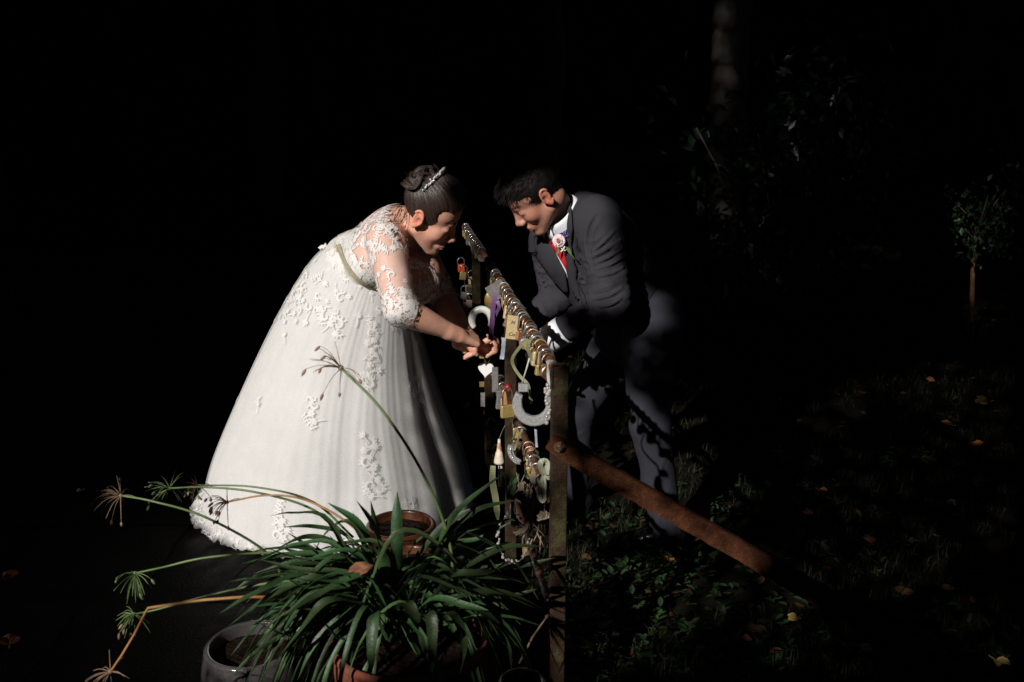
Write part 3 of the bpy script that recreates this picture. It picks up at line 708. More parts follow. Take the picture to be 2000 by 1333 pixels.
# ------------------------------------------------------------------ bride
bp = {k: P(*v) for k, v in dict(pelvis=(650, 610, 3.72), waist=(705, 530, 3.66), chest=(765, 492, 3.58), ub=(742, 462, 3.62), nb=(786, 446, 3.52),
      sr=(752, 470, 3.38), er=(783, 606, 3.24), wr=(893, 654, 3.34), sl=(806, 470, 3.74), el=(868, 588, 3.72), wl=(915, 660, 3.55)).items()}
bride = thing('person', (bp['pelvis'][0]-.06, 3.75, 0), 'woman in ivory lace wedding gown bending over the lock fence, dark hair in a bun', 'person')
BH = P(822, 433, 3.345); pit = math.radians(33); yaw = math.radians(-5)
fB = np.array([math.cos(pit)*math.cos(yaw), math.cos(pit)*math.sin(yaw), -math.sin(pit)]); uB = np.array([math.sin(pit), -.30, math.cos(pit)])
AB = frame(fB, uB); sB = 1.09
BHC = BH-AB @ np.array([0, -.078*sB, 0])                             # ear at the pixel, centre one half head width behind it
fb_ = Field((-1.05, 3.12, 0.0), (.02, 4.0, 1.46), .0031)
ax = nrm(bp['chest']-bp['pelvis']); lat = np.array([0, 1, 0.]); TB = np.stack([np.cross(lat, ax), lat, ax], 1); TB[:, 0] = nrm(TB[:, 0])
fwd = TB[:, 0] if TB[0, 0] > 0 else -TB[:, 0]
hipc = bp['pelvis']
fb_.ell(hipc, (.155, .19, .15), TB, .03)
fb_.cone(hipc, bp['waist'], .15, .135, .05)
fb_.ell(bp['waist'], (.13, .16, .12), TB, .05)
fb_.ell(bp['chest']*.55+bp['ub']*.45, (.112, .165, .13), TB, .05)
for q in (1, -1): fb_.ell(P(815, 545, 3.585+.085*q), (.085, .085, .08), TB, .04)
fb_.cone(P(758, 448, 3.46), P(795, 452, 3.70), .062, .06, .045)
fb_.cone(bp['nb'], BHC+AB @ np.array([-.02, 0, -.035]), .060, .050, .035)
fb_.cone(P(770, 450, 3.56), bp['nb'], .075, .062, .04)
fb_.cone(bp['sr'], bp['er'], .066, .050, .045)
fb_.limb([bp['er'], bp['wr']], [.047, .0475, .045, .040, .034, .029, .0265], .012)
fb_.cone(bp['sl'], bp['el'], .064, .050, .045); fb_.limb([bp['el'], bp['wl']], [.047, .0475, .045, .040, .034, .029, .0265], .012)
head(fb_, BHC, AB, sB, True)
dR = nrm(P(930, 664, 3.39)-bp['wr'])
hand(fb_, bp['wr'], dR, [.12, -.42, .9], [.35, .85, .3], [(1.0, .55, .35), (1.08, .62, .35), (1.15, .68, .4), (1.2, .75, .4)], s=1.02, thumb=[.6, .1, -.8], tcurl=.15, spread=.03)
dL = nrm(P(945, 690, 3.50)-bp['wl'])
hand(fb_, P(912, 676, 3.46), nrm(np.array([.93, -.12, -.22])), [-.1, .25, -.95], [.2, -.9, -.25], [(.75, 1.0, .55), (.85, 1.05, .6), (.95, 1.1, .6), (1.05, 1.1, .6)], s=.96, thumb=[.75, -.35, .5], tcurl=.3, spread=.02)
fb_.cone(bp['wl'], P(912, 676, 3.46), .026, .024, .015)
for q in (1, -1):                                                    # legs and feet, under the gown
    h0 = hipc+np.array([0, .09*q, -.05]); kn = np.array([hipc[0]-.05, 3.75+.1*q, .47]); an = np.array([hipc[0]-.06, 3.75+.1*q, .09])
    fb_.cone(h0, kn, .10, .06, .03); fb_.cone(kn, an, .058, .035, .02); fb_.cone(an-[.03, 0, .04], an+[.13, 0, -.06], .032, .026, .02)
bv, bF = fb_.mesh(1)
bc = headtone(bv, BHC, AB, sB, SK_B, True)
bc[bv[:, 2] < .0] *= 1
obj('body', bv, bF, M['skin'], bride, col=bc); del fb_
bodyN = vnormals(bv, bF)

# hair
def hairfield(o, A, s, parts, cuts, h=.003, pad=.2):
    f = Field(o-pad, o+pad, h)
    for c, r, k in parts: f.ell(o+A @ (np.array(c)*s), np.array(r)*s, A, k)
    for c, r, k in cuts: f.ell(o+A @ (np.array(c)*s), np.array(r)*s, A, k, True)
    return f
hb = hairfield(BHC, AB, sB, [((-.004, 0, .050), (.096, .083, .092), .01), ((.02, 0, .088), (.070, .07, .050), .02)],
               [((.130, 0, -.040), (.115, .14, .135), .006), ((.0, 0, -.125), (.13, .13, .112), .012), ((.066, -.074, .048), (.032, .03, .030), .006), ((.066, .074, .048), (.032, .03, .030), .006)])
hv, hF = hb.mesh(1)
bun = P(829, 362, BHC[1]-.01); bun = BHC+nrm(bun-BHC)*.108+np.array([-.004, -.022, 0]); bax = nrm(bun-BHC-AB @ np.array([.01, 0, .02])); e1 = AB[:, 1]; e2 = np.cross(bax, e1)
q = hv-bun; an = np.arctan2(q @ e1, q @ e2); ds = np.linalg.norm(q, axis=1)
n = vnormals(hv, hF); gro = .0011*vnoise(np.stack([an*22, ds*6, ds*0], 1), 1, 4)+.0006*vnoise(np.stack([an*50, ds*9, ds*0], 1), 1, 6)
hv = hv+n*gro[:, None]
hair = obj('hair', hv, hF, M['brown_hair'], bride, uv=np.stack([an*26, ds*9, np.zeros(len(an))], 1))
mb = MB(); uvs = []; r5 = np.random.default_rng(5)                   # the bun: coiled locks
for k in range(46):
    a0 = r5.uniform(0, 6.28); tilt = nrm(bax+r5.normal(0, .55, 3)); u1 = nrm(np.cross(tilt, e1)); u2 = np.cross(tilt, u1); R = r5.uniform(.022, .054)
    off = r5.normal(0, .010, 3)+bax*r5.uniform(-.014, .018); L_ = r5.uniform(2.2, 4.6); pts = []
    for i in range(16):
        a = a0+L_*i/15; rr_ = R*(1-.25*i/15); pts.append(bun+off+u1*math.cos(a)*rr_+u2*math.sin(a)*rr_+tilt*.01*math.sin(3*a))
    n0 = len(mb.v); wdt = r5.uniform(.005, .012); mb.tube(pts, [wdt*math.sin(math.pi*(.12+.8*i/15)) for i in range(16)], 10)
    for i in range(16):
        for j in range(10): uvs.append((math.sin(6.28*j/10)*6+k*9, i*.22, math.cos(6.28*j/10)*6))
mb.build('hair_bun', M['brown_hair'], hair, uv=uvs)
mb = MB()                                                            # loose wisps at the nape
for k in range(16):
    s0 = BHC+AB @ (np.array([-.075+r5.normal(0, .01), -.045+r5.normal(0, .012), -.012+r5.normal(0, .010)])*sB)
    e = s0+np.array([r5.normal(-.02, .012), r5.normal(-.005, .01), -.035-r5.random()*.03]); mb.tube(spline([s0, (s0+e)/2+[.0, -.008, 0], e], 6), [.0011, .001, .0009, .0008, .0006, .0003], 4)
mb.build('hair_wisp', M['brown_hair'], hair, uv=np.zeros((len(mb.v), 3)))
hbv = bvh_of(hv, hF)
mb = MB(); SU = []                                                    # combed strands lying on the cap
for i in r5.choice(len(hv), 300):
    p0 = hv[i]; 
    if np.linalg.norm(p0-bun) < .06: continue
    pts = []; jit = r5.normal(0, .006, 3)
    for j in range(9):
        t = j/8; q_ = p0*(1-t)+(bun+jit)*t; l, nn, _, _ = hbv.find_nearest(Vector(q_+nrm(q_-BHC)*.03)); pts.append(np.array(l)+np.array(nn)*.0004)
    mb.tube(pts, [.0003]+[.0007]*7+[.0005], 4, cap=False); SU += [(r5.random()*40, 0, 0)]*36
mb.build('hair_strand', M['brown_hair'], hair, uv=SU)['kind'] = 'stuff'
mb = MB()                                                            # flyaways
for k in range(90):
    if k < 50: s0 = bun+nrm(r5.normal(0, 1, 3))*.045
    else:
        s0 = hv[r5.integers(0, len(hv))]
    o_ = nrm(s0-BHC); e = s0+o_*r5.uniform(.006, .022)+r5.normal(0, .012, 3); mb.tube(spline([s0-o_*.003, (s0+e)/2+r5.normal(0, .005, 3), e], 6), [.0005]*5+[.0002], 3, cap=False)
mb.build('flyaway_hair', M['brown_hair'], hair, uv=np.zeros((len(mb.v), 3)))['kind'] = 'stuff'
# jewelled hair comb
mb = MB()
for i in range(46):
    t = i/45; a = math.radians(24+110*t); y = -math.cos(a)*.10; z = .05+math.sin(a)*.12; x = -.058+.022*math.sin(a)
    p0 = BHC+AB @ (np.array([x, y, z])*sB); l, nn, *_ = hbv.find_nearest(Vector(p0)); l = np.array(l); nn = np.array(nn)
    hgt = .005+.006*math.sin(math.pi*t)*abs(math.sin(i*1.3))
    for h_ in np.arange(.002, hgt+.007, .0042): mb.ball(l+nn*h_+rng.normal(0, .0012, 3), rng.uniform(.0022, .0036), 6, 4)
mb.build('tiara', M['diamante'], bride)
mb = MB(); er = BHC+AB @ (np.array([-.010, -.083, -.030])*sB); mb.ball(er, .0028, 6, 5); mb.build('earring', M['crystal'], bride)

# gown: skirt of rings
keys = [((662, 476), (798, 585), 3.66, .165), ((628, 492), (808, 612), 3.67, .20), ((590, 540), (820, 662), 3.70, .26), ((538, 632), (836, 722), 3.73, .33), ((484, 745), (862, 800), 3.76, .415),
        ((432, 868), (896, 885), 3.79, .465), ((412, 945), (910, 950), 3.80, .495), ((406, 985), (914, 985), 3.81, .51)]
nt_, na = 110, 360
K = []
for l, r, Y, ry in keys: K.append(np.concatenate([P(*l, Y), P(*r, Y), [ry]]))
KS = np.array(spline(K, nt_)); th = np.linspace(0, 2*math.pi, na, endpoint=False)
V = np.zeros((nt_, na, 3)); ph = np.array([.3, 1.7, 4.1, 2.2])
for i in range(nt_):
    t = i/(nt_-1); a, b, ry = KS[i, :3], KS[i, 3:6], KS[i, 6]; c = (a+b)/2; hx = (b-a)/2
    tt = np.stack([np.cos(th)*2.2, np.sin(th)*2.2, np.full(na, t*.9)], 1)
    amp = .0015+.013*t**1.3
    w = th+.12*vnoise(tt, 1.1, 8)
    pl = .42*np.cos(7*w+ph[0])+.36*np.cos(12*w+ph[1]+1.0*t)+.2*np.cos(19*w+ph[2])+.14*np.cos(31*w+ph[3]+1.4*t)
    pl = pl*(.55+.6*vnoise(tt, 1.3, 5)); fine = .0009*(t**.5)*np.cos(64*w+4*vnoise(tt, 3, 6))
    pl = pl+2.2*t*(np.exp(-((th-5.62)/.10)**2)+.9*np.exp(-((th-5.98)/.09)**2)-.6*np.exp(-((th-5.80)/.07)**2)+.8*np.exp(-((th-5.18)/.12)**2))
    gath = .0010*np.exp(-t*7)*np.cos(90*th)
    rad = 1+(amp*pl+fine+gath)/max(ry, .1)
    V[i] = c+np.cos(th)[:, None]*rad[:, None]*hx+np.sin(th)[:, None]*rad[:, None]*np.array([0, ry, 0])
z = V[-1, :, 2]; V[-1, :, 2] = .012; 
for i in range(nt_-12, nt_): V[i, :, 2] = np.maximum(V[i, :, 2], .012+.0*i)
idx = np.arange(nt_*na).reshape(nt_, na); nx = np.roll(idx, -1, 1)
SF = np.stack([idx[:-1].ravel(), idx[1:].ravel(), nx[1:].ravel(), nx[:-1].ravel()], 1)
sv = V.reshape(-1, 3)
gown = obj('gown', sv, SF, M['tulle'], bride, solid=.002)
skB = bvh_of(sv, SF)
# sheer outer layer standing off the skirt
o2 = V[6:].copy(); cen = ((KS[6:, :3]+KS[6:, 3:6])/2)[:, None, :]; dd = o2-cen; dd[..., 2] *= .2
tl = np.linspace(0, 1, len(o2))[:, None]; wob = .008+.012*tl*(1+np.sin(th*5+1.3)[None, :])*.5+.006*tl*vnoise(np.stack([np.cos(th)*5, np.sin(th)*5, th*0], 1), 1, 3)[None, :]
o2 += dd/np.linalg.norm(dd, axis=2)[..., None]*wob[..., None]
i2 = np.arange(o2.shape[0]*na).reshape(-1, na); n2_ = np.roll(i2, -1, 1)
S2 = np.stack([i2[:-1].ravel(), i2[1:].ravel(), n2_[1:].ravel(), n2_[:-1].ravel()], 1); ov = o2.reshape(-1, 3)
obj('overskirt', ov, S2, M['overtulle'], gown); ovB = bvh_of(ov, S2)

# bodice (opaque) and sheer lace top
def bodfield(infl, h, arms=True):
    f = Field((-1.0, 3.1, .45), (-.02, 4.0, 1.42), h)
    f.ell(hipc, np.array((.155, .19, .15))+infl, TB, .03); f.cone(hipc, bp['waist'], .15+infl, .135+infl, .05)
    f.ell(bp['waist'], np.array((.13, .16, .12))+infl, TB, .05); f.ell(bp['chest']*.55+bp['ub']*.45, np.array((.112, .165, .13))+infl, TB, .05)
    for q in (1, -1): f.ell(P(815, 545, 3.585+.085*q), np.array((.085, .085, .08))+infl, TB, .04)
    f.cone(P(758, 448, 3.46), P(795, 452, 3.70), .062+infl, .06+infl, .045)
    f.cone(P(770, 450, 3.56), bp['nb'], .075+infl, .062+infl, .04)
    if arms:
        f.cone(bp['nb'], BHC+AB @ np.array([-.02, 0, -.035]), .060+infl, .050+infl, .035)
        for s_, e_, w_ in (('sr', 'er', 'wr'), ('sl', 'el', 'wl')):
            f.cone(bp[s_], bp[e_], .066+infl, .050+infl, .045); f.cone(bp[e_], bp[e_]*.6+bp[w_]*.4, .049+infl, .045+infl, .02)
    return f
tv, tF = bodfield(.0045, .004, True).mesh(1)
# sheer: keep what lies above the bust line or on the arms, below the neckline, above the cuffs
def armt(v, s_, e_): d = bp[e_]-bp[s_]; t = ((v-bp[s_]) @ d)/(d @ d); return t, np.linalg.norm(v-bp[s_]-np.clip(t, 0, 1)[:, None]*d, axis=1)
tR, dRr = armt(tv, 'sr', 'er'); tL, dLl = armt(tv, 'sl', 'el'); axv = (tv-bp['waist']) @ ax
onarm = ((tR > .12) & (dRr < .085)) | ((tL > .12) & (dLl < .085))
nk = nrm(np.array([.80, .0, .52])); neckcut = (tv-P(786, 436, 3.55)) @ nk > .0+.012*np.sin(tv[:, 1]*160)
neckfront = (np.linalg.norm((tv-P(835, 478, 3.53))*np.array([1, .9, 1]), axis=1) < .082)
cuffR = (tv-(bp['er']*.86+bp['wr']*.14)) @ nrm(bp['wr']-bp['er']) > .0; cuffL = (tv-(bp['el']*.86+bp['wl']*.14)) @ nrm(bp['wl']-bp['el']) > 0
cuff = (cuffR & (dRr < .14) & (tv[:, 2] < bp['er'][2]+.1) & (tv[:, 1] < 3.5)) | (cuffL & (tv[:, 1] > 3.6) & (tv[:, 2] < bp['el'][2]+.1))
keepS = (~neckcut) & (~neckfront) & (~cuff) & (onarm | (axv > -.02))
fS = tF[keepS[tF].all(1)]; shv, shF = compact(tv, fS)
obj('lace_top', shv, shF, M['sheer'], bride, kind=None); 
lace_top = SC.objects['lace_top'] if 'lace_top' in SC.objects else None
uv_, uF = bodfield(.007, .004, False).mesh(1)
axu = (uv_-bp['waist']) @ ax; fr = (uv_-bp['waist']) @ fwd
line = .150+.0*np.clip(fr/.15, -.5, 1)-.018*np.exp(-((uv_[:, 1]-3.585)/.03)**2)*(fr > 0)+.005*np.sin(uv_[:, 1]*150)
keepB = (axu < line) & (axu > -.22)
bdv, bdF = compact(uv_, uF[keepB[uF].all(1)])
pleat = .0005*np.sin(((bdv-bp['waist']) @ ax)*260+2*vnoise(bdv, 20, 3)); bdv = bdv+vnormals(bdv, bdF)*pleat[:, None]
bodF_ = 0; bodice = obj('bodice', bdv, bdF, M['satin'], bride, solid=.0015)
allv = np.concatenate([shv, bdv]); allF = np.concatenate([shF, bdF+len(shv)]); laceB = bvh_of(allv, allF); bodB = bvh_of(bdv, bdF)

# lace motifs
def curl2(r0, turns, w, n=13, flip=1, start=0.):
    pts = []; 
    for i in range(n):
        t = i/(n-1); a = start+flip*turns*t*6.28; R = r0*(1-.78*t); pts.append((R*math.cos(a), R*math.sin(a), w*(.5+.7*math.sin(math.pi*min(1, t*1.15+.1)))))
    return pts
def motif(kind, r):
    """list of strips: each a list of (u, v, half width), units metres"""
    S = []
    if kind == 'flower':
        k = r.integers(5, 7); a0 = r.uniform(0, 6)
        for q in range(k):
            a = a0+q*6.28/k; S.append([(math.cos(a)*t*.014, math.sin(a)*t*.014, .0042*math.sin(math.pi*min(1, t*.8+.15))) for t in np.linspace(.1, 1, 5)])
    elif kind == 'scroll':
        f = 1 if r.random() < .5 else -1; S.append(curl2(.018, .85, .0036, 14, f))
        for q in range(4):
            a = f*q*.55; c, s_ = math.cos(a), math.sin(a); S.append([((.018+t*.010)*c, (.018+t*.010)*s_, .0026*math.sin(math.pi*min(1, t*.75+.2))) for t in np.linspace(0, 1, 4)])
    elif kind == 'leaf':
        for q in range(-2, 3):
            a = q*.5+1.57; l = .022-.004*abs(q); S.append([(math.cos(a)*t*l, math.sin(a)*t*l, .0032*math.sin(math.pi*min(1, t*.8+.12))) for t in np.linspace(0, 1, 5)])
        S.append([(.002*math.sin(t*3), -t*.03, .0018) for t in np.linspace(0, 1, 6)])
    elif kind == 'spray':
        x, y, a = 0, 0, r.uniform(1.2, 1.9); ln = []
        for i in range(12):
            ln.append((x, y, .0016)); x += math.cos(a)*.0055; y += math.sin(a)*.0055; a += .28*math.sin(i*.9)
            if i % 2 == 0:
                for sd in (1, -1):
                    b = a+sd*.95; S.append([(x+math.cos(b+sd*t*.7)*t*.014, y+math.sin(b+sd*t*.7)*t*.014, .0030*math.sin(math.pi*min(1, t*.8+.15))) for t in np.linspace(0, 1, 5)])
        S.append(ln)
    return S
def laymotif(mb, S, p, n, bvh, rot, sc=1., off=.0006, ridge=.0004, dirhint=None):
    n = nrm(n); T_ = nrm(np.cross([.1, .2, 1.], n)); B_ = np.cross(n, T_); c, s_ = math.cos(rot), math.sin(rot)
    U_ = T_*c+B_*s_; W_ = -T_*s_+B_*c
    for st in S:
        v = []; m = len(st)
        for i, (u, w, hw) in enumerate(st):
            a = st[min(i+1, m-1)]; b = st[max(i-1, 0)]; tx, ty = a[0]-b[0], a[1]-b[1]; L_ = math.hypot(tx, ty)+1e-9; tx /= L_; ty /= L_
            for k, h_ in ((-1, 0), (0, ridge), (1, 0)):
                q_ = p+(U_*(u-ty*hw*k)+W_*(w+tx*hw*k))*sc
                l, nn, _, d = bvh.find_nearest(Vector(q_))
                if l is None: l, nn = Vector(q_), Vector(n)
                nn = np.array(nn); nn = nn if nn @ n > 0 else -nn
                v.append(np.array(l)+nn*(off+h_))
        mb.add(v, [x for i in range(m-1) for x in ((3*i, 3*i+1, 3*i+4, 3*i+3), (3*i+1, 3*i+2, 3*i+5, 3*i+4))])
kinds = ['scroll', 'flower', 'leaf', 'spray', 'scroll', 'leaf']
r6 = np.random.default_rng(66)
def scatter(v, F, n, wfun, bvh, sc, seed, mindist=.0, off=.0009):
    r = np.random.default_rng(seed); nr = vnormals(v, F); c = v[F].mean(1); nn = nr[F[:, 0]]
    ar = np.linalg.norm(np.cross(v[F[:, 2]]-v[F[:, 0]], v[F[:, -1]]-v[F[:, 1]]), axis=1)*wfun(c); ar = ar/ar.sum()
    mb = MB(); got = []; nr_ = np.random
    for i in r.choice(len(F), n*5, p=ar):
        if got and mindist and min(((g_-c[i])**2).sum() for g_ in got) < mindist**2: continue
        got.append(c[i]); laymotif(mb, motif(kinds[r.integers(0, 6)], r), c[i], nn[i], bvh, r.uniform(0, 6.28), sc*r.uniform(.75, 1.2), off)
        if len(got) >= n: break
    return mb
def wtop(c):
    tR, _ = armt(c, 'sr', 'er'); w = np.ones(len(c)); a = (c-bp['waist']) @ ax
    arm = (tR > .25) & (c[:, 1] < 3.5); w[arm] = .26; w[arm & (tR > .8)] = 1.6; 
    cf = (c[:, 2] < bp['er'][2]+.06); w[cf] = 2.2
    w[c[:, 1] > 3.68] *= .5; return w
scatter(shv, shF, 900, wtop, laceB, .85, 12, .0105).build('lace_applique', M['lace'], lace_top)['kind'] = 'stuff'
mb = MB(); ptsN = []                                                  # scalloped edges: neck and cuffs
bd = {}
for q_ in shF:
    for i in range(4):
        e = (int(q_[i]), int(q_[(i+1) % 4])); k = (min(e), max(e)); bd[k] = bd.get(k, 0)+1
bo = [k for k, c_ in bd.items() if c_ == 1]; bp_ = np.array([(shv[a]+shv[b])/2 for a, b in bo]); r6.shuffle(bp_); got = []
sn = vnormals(shv, shF); 
for p_ in bp_:
    if got and min(((g_-p_)**2).sum() for g_ in got) < .013**2: continue
    got.append(p_); l, nn, *_ = laceB.find_nearest(Vector(p_)); laymotif(mb, motif('flower' if r6.random() < .5 else 'scroll', r6), p_, np.array(nn), laceB, r6.uniform(0, 6.28), .62, .003)
mb.build('lace_edging', M['lace'], lace_top)['kind'] = 'stuff'
scatter(bdv, bdF, 330, lambda c: np.ones(len(c)), bodB, .95, 14, .0135, .0034).build('lace_applique', M['lace'], bodice)['kind'] = 'stuff'
# skirt motifs, seen one by one
def skirtmotif(px, py, parts, sc=1.2):
    p0, n0 = hit(ovB, px, py); mb = MB()
    for dx, dy, kd, rot in parts:
        p_, n_ = hit(ovB, px+dx, py+dy); laymotif(mb, motif(kd, r6), p_, n_, ovB, rot, sc*.92, .0007, .0005)
    mb.build('lace_motif', M['lace'], gown)
chain = lambda L_: [(x, y, k, r6.uniform(0, 6.28)) for x, y, k in L_]
skirtmotif(725, 690, chain([(0, -38, 'scroll'), (8, -28, 'leaf'), (-6, -20, 'flower'), (12, -8, 'scroll'), (-4, 0, 'leaf'), (8, 14, 'scroll'), (-2, 24, 'flower'), (-10, 36, 'leaf'), (4, 46, 'scroll'), (-2, 58, 'scroll'), (14, 34, 'flower')]))
skirtmotif(720, 900, chain([(-10, -46, 'leaf'), (0, -34, 'scroll'), (10, -26, 'leaf'), (-8, -20, 'flower'), (4, -10, 'leaf'), (-4, 4, 'scroll'), (10, 12, 'flower'), (0, 24, 'scroll'), (14, 34, 'leaf'), (4, 48, 'scroll'), (20, 56, 'scroll'), (10, 70, 'leaf'), (-4, 60, 'flower')]), 1.3)
skirtmotif(610, 800, chain([(-8, -18, 'scroll'), (6, -8, 'scroll'), (-2, 8, 'flower'), (8, 24, 'leaf'), (4, 40, 'spray')]), 1.2)
skirtmotif(650, 640, chain([(-14, -22, 'scroll'), (0, -16, 'flower'), (-8, -4, 'leaf'), (10, -6, 'scroll'), (4, 8, 'leaf')]), 1.3)
skirtmotif(455, 780, chain([(4, -4, 'scroll'), (8, 1, 'flower'), (5, 6, 'leaf')]), 1.)
skirtmotif(545, 1035, chain([(-8, -18, 'spray'), (6, -22, 'leaf'), (0, -4, 'scroll'), (12, -2, 'leaf'), (-6, 12, 'scroll'), (8, 16, 'flower')]), 1.4)
skirtmotif(812, 770, chain([(2, -26, 'leaf'), (4, -10, 'scroll'), (0, 6, 'spray'), (8, 22, 'scroll')]), 1.1)
skirtmotif(800, 980, chain([(0, -6, 'scroll'), (10, 4, 'spray'), (-14, 6, 'leaf')]), 1.2)
skirtmotif(690, 1050, chain([(-30, 0, 'scroll'), (-10, 6, 'flower'), (12, 2, 'leaf'), (30, 8, 'scroll')]), 1.3)
# lace worked over the top of the skirt below the waist
def wsk(c): w = np.exp(-((c[:, 2]-.93)/.10)**2); return w*(c[:, 1] < 3.75)
mbk = scatter(ov, S2, 70, wsk, ovB, 1.0, 31, .026); mbk.build('lace_applique', M['lace'], gown)['kind'] = 'stuff'
# ruffled lace hem
mb = MB(); ring = o2[-1]; rin = o2[-6]
na2 = 720; hemv = []; 
for i in range(na2):
    a = i/na2*na; i0 = int(a) % na; f_ = a-int(a); p_ = ring[i0]*(1-f_)+ring[(i0+1) % na]*f_; q_ = rin[i0]*(1-f_)+rin[(i0+1) % na]*f_; d = nrm((p_-((KS[-1, :3]+KS[-1, 3:6])/2))*[1, 1, 0])
    w = math.sin(i*.42+1.5*math.sin(i*.031)); back = max(0, -d[0])**2*(1 if d[1] > -.2 else .6)
    for j in range(5):
        t = j/4; o_ = p_+d*(-.035+t*(.040+.022*back)+.009*t*w); sc_ = 1 if j < 4 else 0
        hemv.append([o_[0]-back*.010*t, o_[1], .035*(1-t)+.010+abs(w)*.012*t+.03*back*max(0, math.sin(t*3.14))+(.006*math.cos(i*1.05) if j == 4 else 0)])
hi = np.arange(na2*5).reshape(na2, 5); hn = np.roll(hi, -1, 0)
HF = np.stack([hi[:, :-1].ravel(), hi[:, 1:].ravel(), hn[:, 1:].ravel(), hn[:, :-1].ravel()], 1); hemv = np.array(hemv)
hem = obj('hem_ruffle', hemv, HF, M['overtulle'], gown, solid=.001)
hB = bvh_of(hemv, HF); mb = MB()
for i in range(0, na2, 9):
    for j in (2, 4):
        p_ = hemv[i*5+j]; laymotif(mb, motif('scroll' if (i//9+j) % 3 else 'flower', r6), p_, np.array([0, -.3, 1]), hB, r6.uniform(0, 6.28), .9, .003)
mb.build('hem_lace', M['lace'], hem)['kind'] = 'stuff'
# jewelled belt and back bow
mb = MB()
for i in range(0, na, 3):
    for dz in (-.006, 0, .006):
        c = V[1, i]*(1)+ax*(dz+.004); d = nrm(V[1, i]-(KS[1, :3]+KS[1, 3:6])/2); mb.ball(c+d*.014, .0045, 6, 4)
bl_ = spline([(664, 481), (672, 504), (684, 526), (698, 543), (715, 555), (735, 566)], 60)
for q_ in bl_:
    for e_ in (-2.4, 0, 2.4):
        c_, n_b = hit(laceB, q_[0]+e_*.8, q_[1]-e_*.5); mb.ball(c_+n_b*.0065, .0034+.0008*rng.random(), 6, 4)
mb.build('beaded_belt', M['beads'], gown)['kind'] = 'stuff'
mb = MB(); b0 = P(640, 488, 3.64)
for a in (.7, 1.5, 2.4): mb.ribbon([b0, b0+np.array([-.018*math.cos(a)-.006, -.006, .020*math.sin(a)]), b0+np.array([-.022*math.cos(a)-.012, -.01, .004])], .007, (0, -1, .3), .002)
mb.build('back_bow', M['satin'], gown, solid=.001)
# ------------------------------------------------------------------ groom
gp = {k: P(*v) for k, v in dict(pelvis=(1243, 640, 3.52), waist=(1195, 555, 3.48), chest=(1130, 480, 3.46), nb=(1092, 424, 3.42),
      sn=(1163, 430, 3.28), en=(1193, 585, 3.20), wn=(1078, 660, 3.24), sf=(1072, 474, 3.64), ef=(1088, 580, 3.62), wf=(1030, 632, 3.56)).items()}
groom = thing('person', (gp['pelvis'][0], 3.5, 0), 'man in charcoal suit with red tie and rose buttonhole bending towards the lock fence', 'person')
GE = P(1062, 391, 3.215); pit = math.radians(43); yaw = math.radians(188)
fG = np.array([math.cos(pit)*math.cos(yaw), math.cos(pit)*math.sin(yaw), -math.sin(pit)]); uG = np.array([-math.sin(pit), -.28, math.cos(pit)])
AG = frame(fG, uG); sG = 1.0
GHC = GE-AG @ np.array([0, .078*sG, 0])
fg = Field((-.25, 2.95, 0.0), (.95, 3.95, 1.46), .0034)
axg = nrm(gp['chest']-gp['waist']); TGx = nrm(gp['sn']-gp['sf']); TGf = nrm(np.cross(TGx, axg)); TG = np.stack([TGf, np.cross(axg, TGf), axg], 1)
if TGf[0] > 0: TGf = -TGf
fg.ell(gp['pelvis'], (.14, .155, .13), None, .03); fg.cone(gp['pelvis'], gp['waist'], .13, .12, .05)
fg.cone(gp['waist'], gp['chest'], .12, .125, .05); fg.cone(gp['sn']*.75+gp['sf']*.25, gp['sn']*.25+gp['sf']*.75, .075, .075, .05)
fg.cone(gp['chest'], gp['nb'], .10, .062, .04)
fg.cone(gp['nb'], GHC+AG @ np.array([-.02, 0, -.035]), .064, .060, .03)
for s_, e_, w_ in (('sn', 'en', 'wn'), ('sf', 'ef', 'wf')):
    fg.cone(gp[s_], gp[e_], .055, .044, .04); fg.limb([gp[e_], gp[w_]], [.042, .042, .036, .029], .012)
head(fg, GHC, AG, sG, False)
hand(fg, gp['wn'], nrm(P(1020, 692, 3.30)-gp['wn']), [-.1, -.5, .85], [-.5, .8, .2], [(.5, .7, .4), (.55, .75, .4), (.6, .8, .4), (.7, .8, .4)], s=1.06, thumb=[-.75, .5, -.3])
hand(fg, gp['wf'], nrm(P(985, 652, 3.48)-gp['wf']), [-.2, .2, .95], [-.6, -.75, -.1], [(.55, .7, .4), (.6, .75, .4), (.65, .8, .4), (.75, .8, .4)], s=1.04, thumb=[-.8, -.4, -.35])
legs = [(P(1262, 655, 3.40), P(1270, 830, 3.33), P(1302, 1035, 3.38)), (P(1212, 660, 3.62), P(1128, 800, 3.66), P(1122, 950, 3.72))]
for h0, k0, a0 in legs:
    fg.cone(h0, k0, .085, .055, .03); fg.cone(k0, a0, .053, .034, .02)
gv, gF = fg.mesh(1); gc = headtone(gv, GHC, AG, sG, SK_G, False)
obj('body', gv, gF, M['skin'], groom, col=gc); del fg
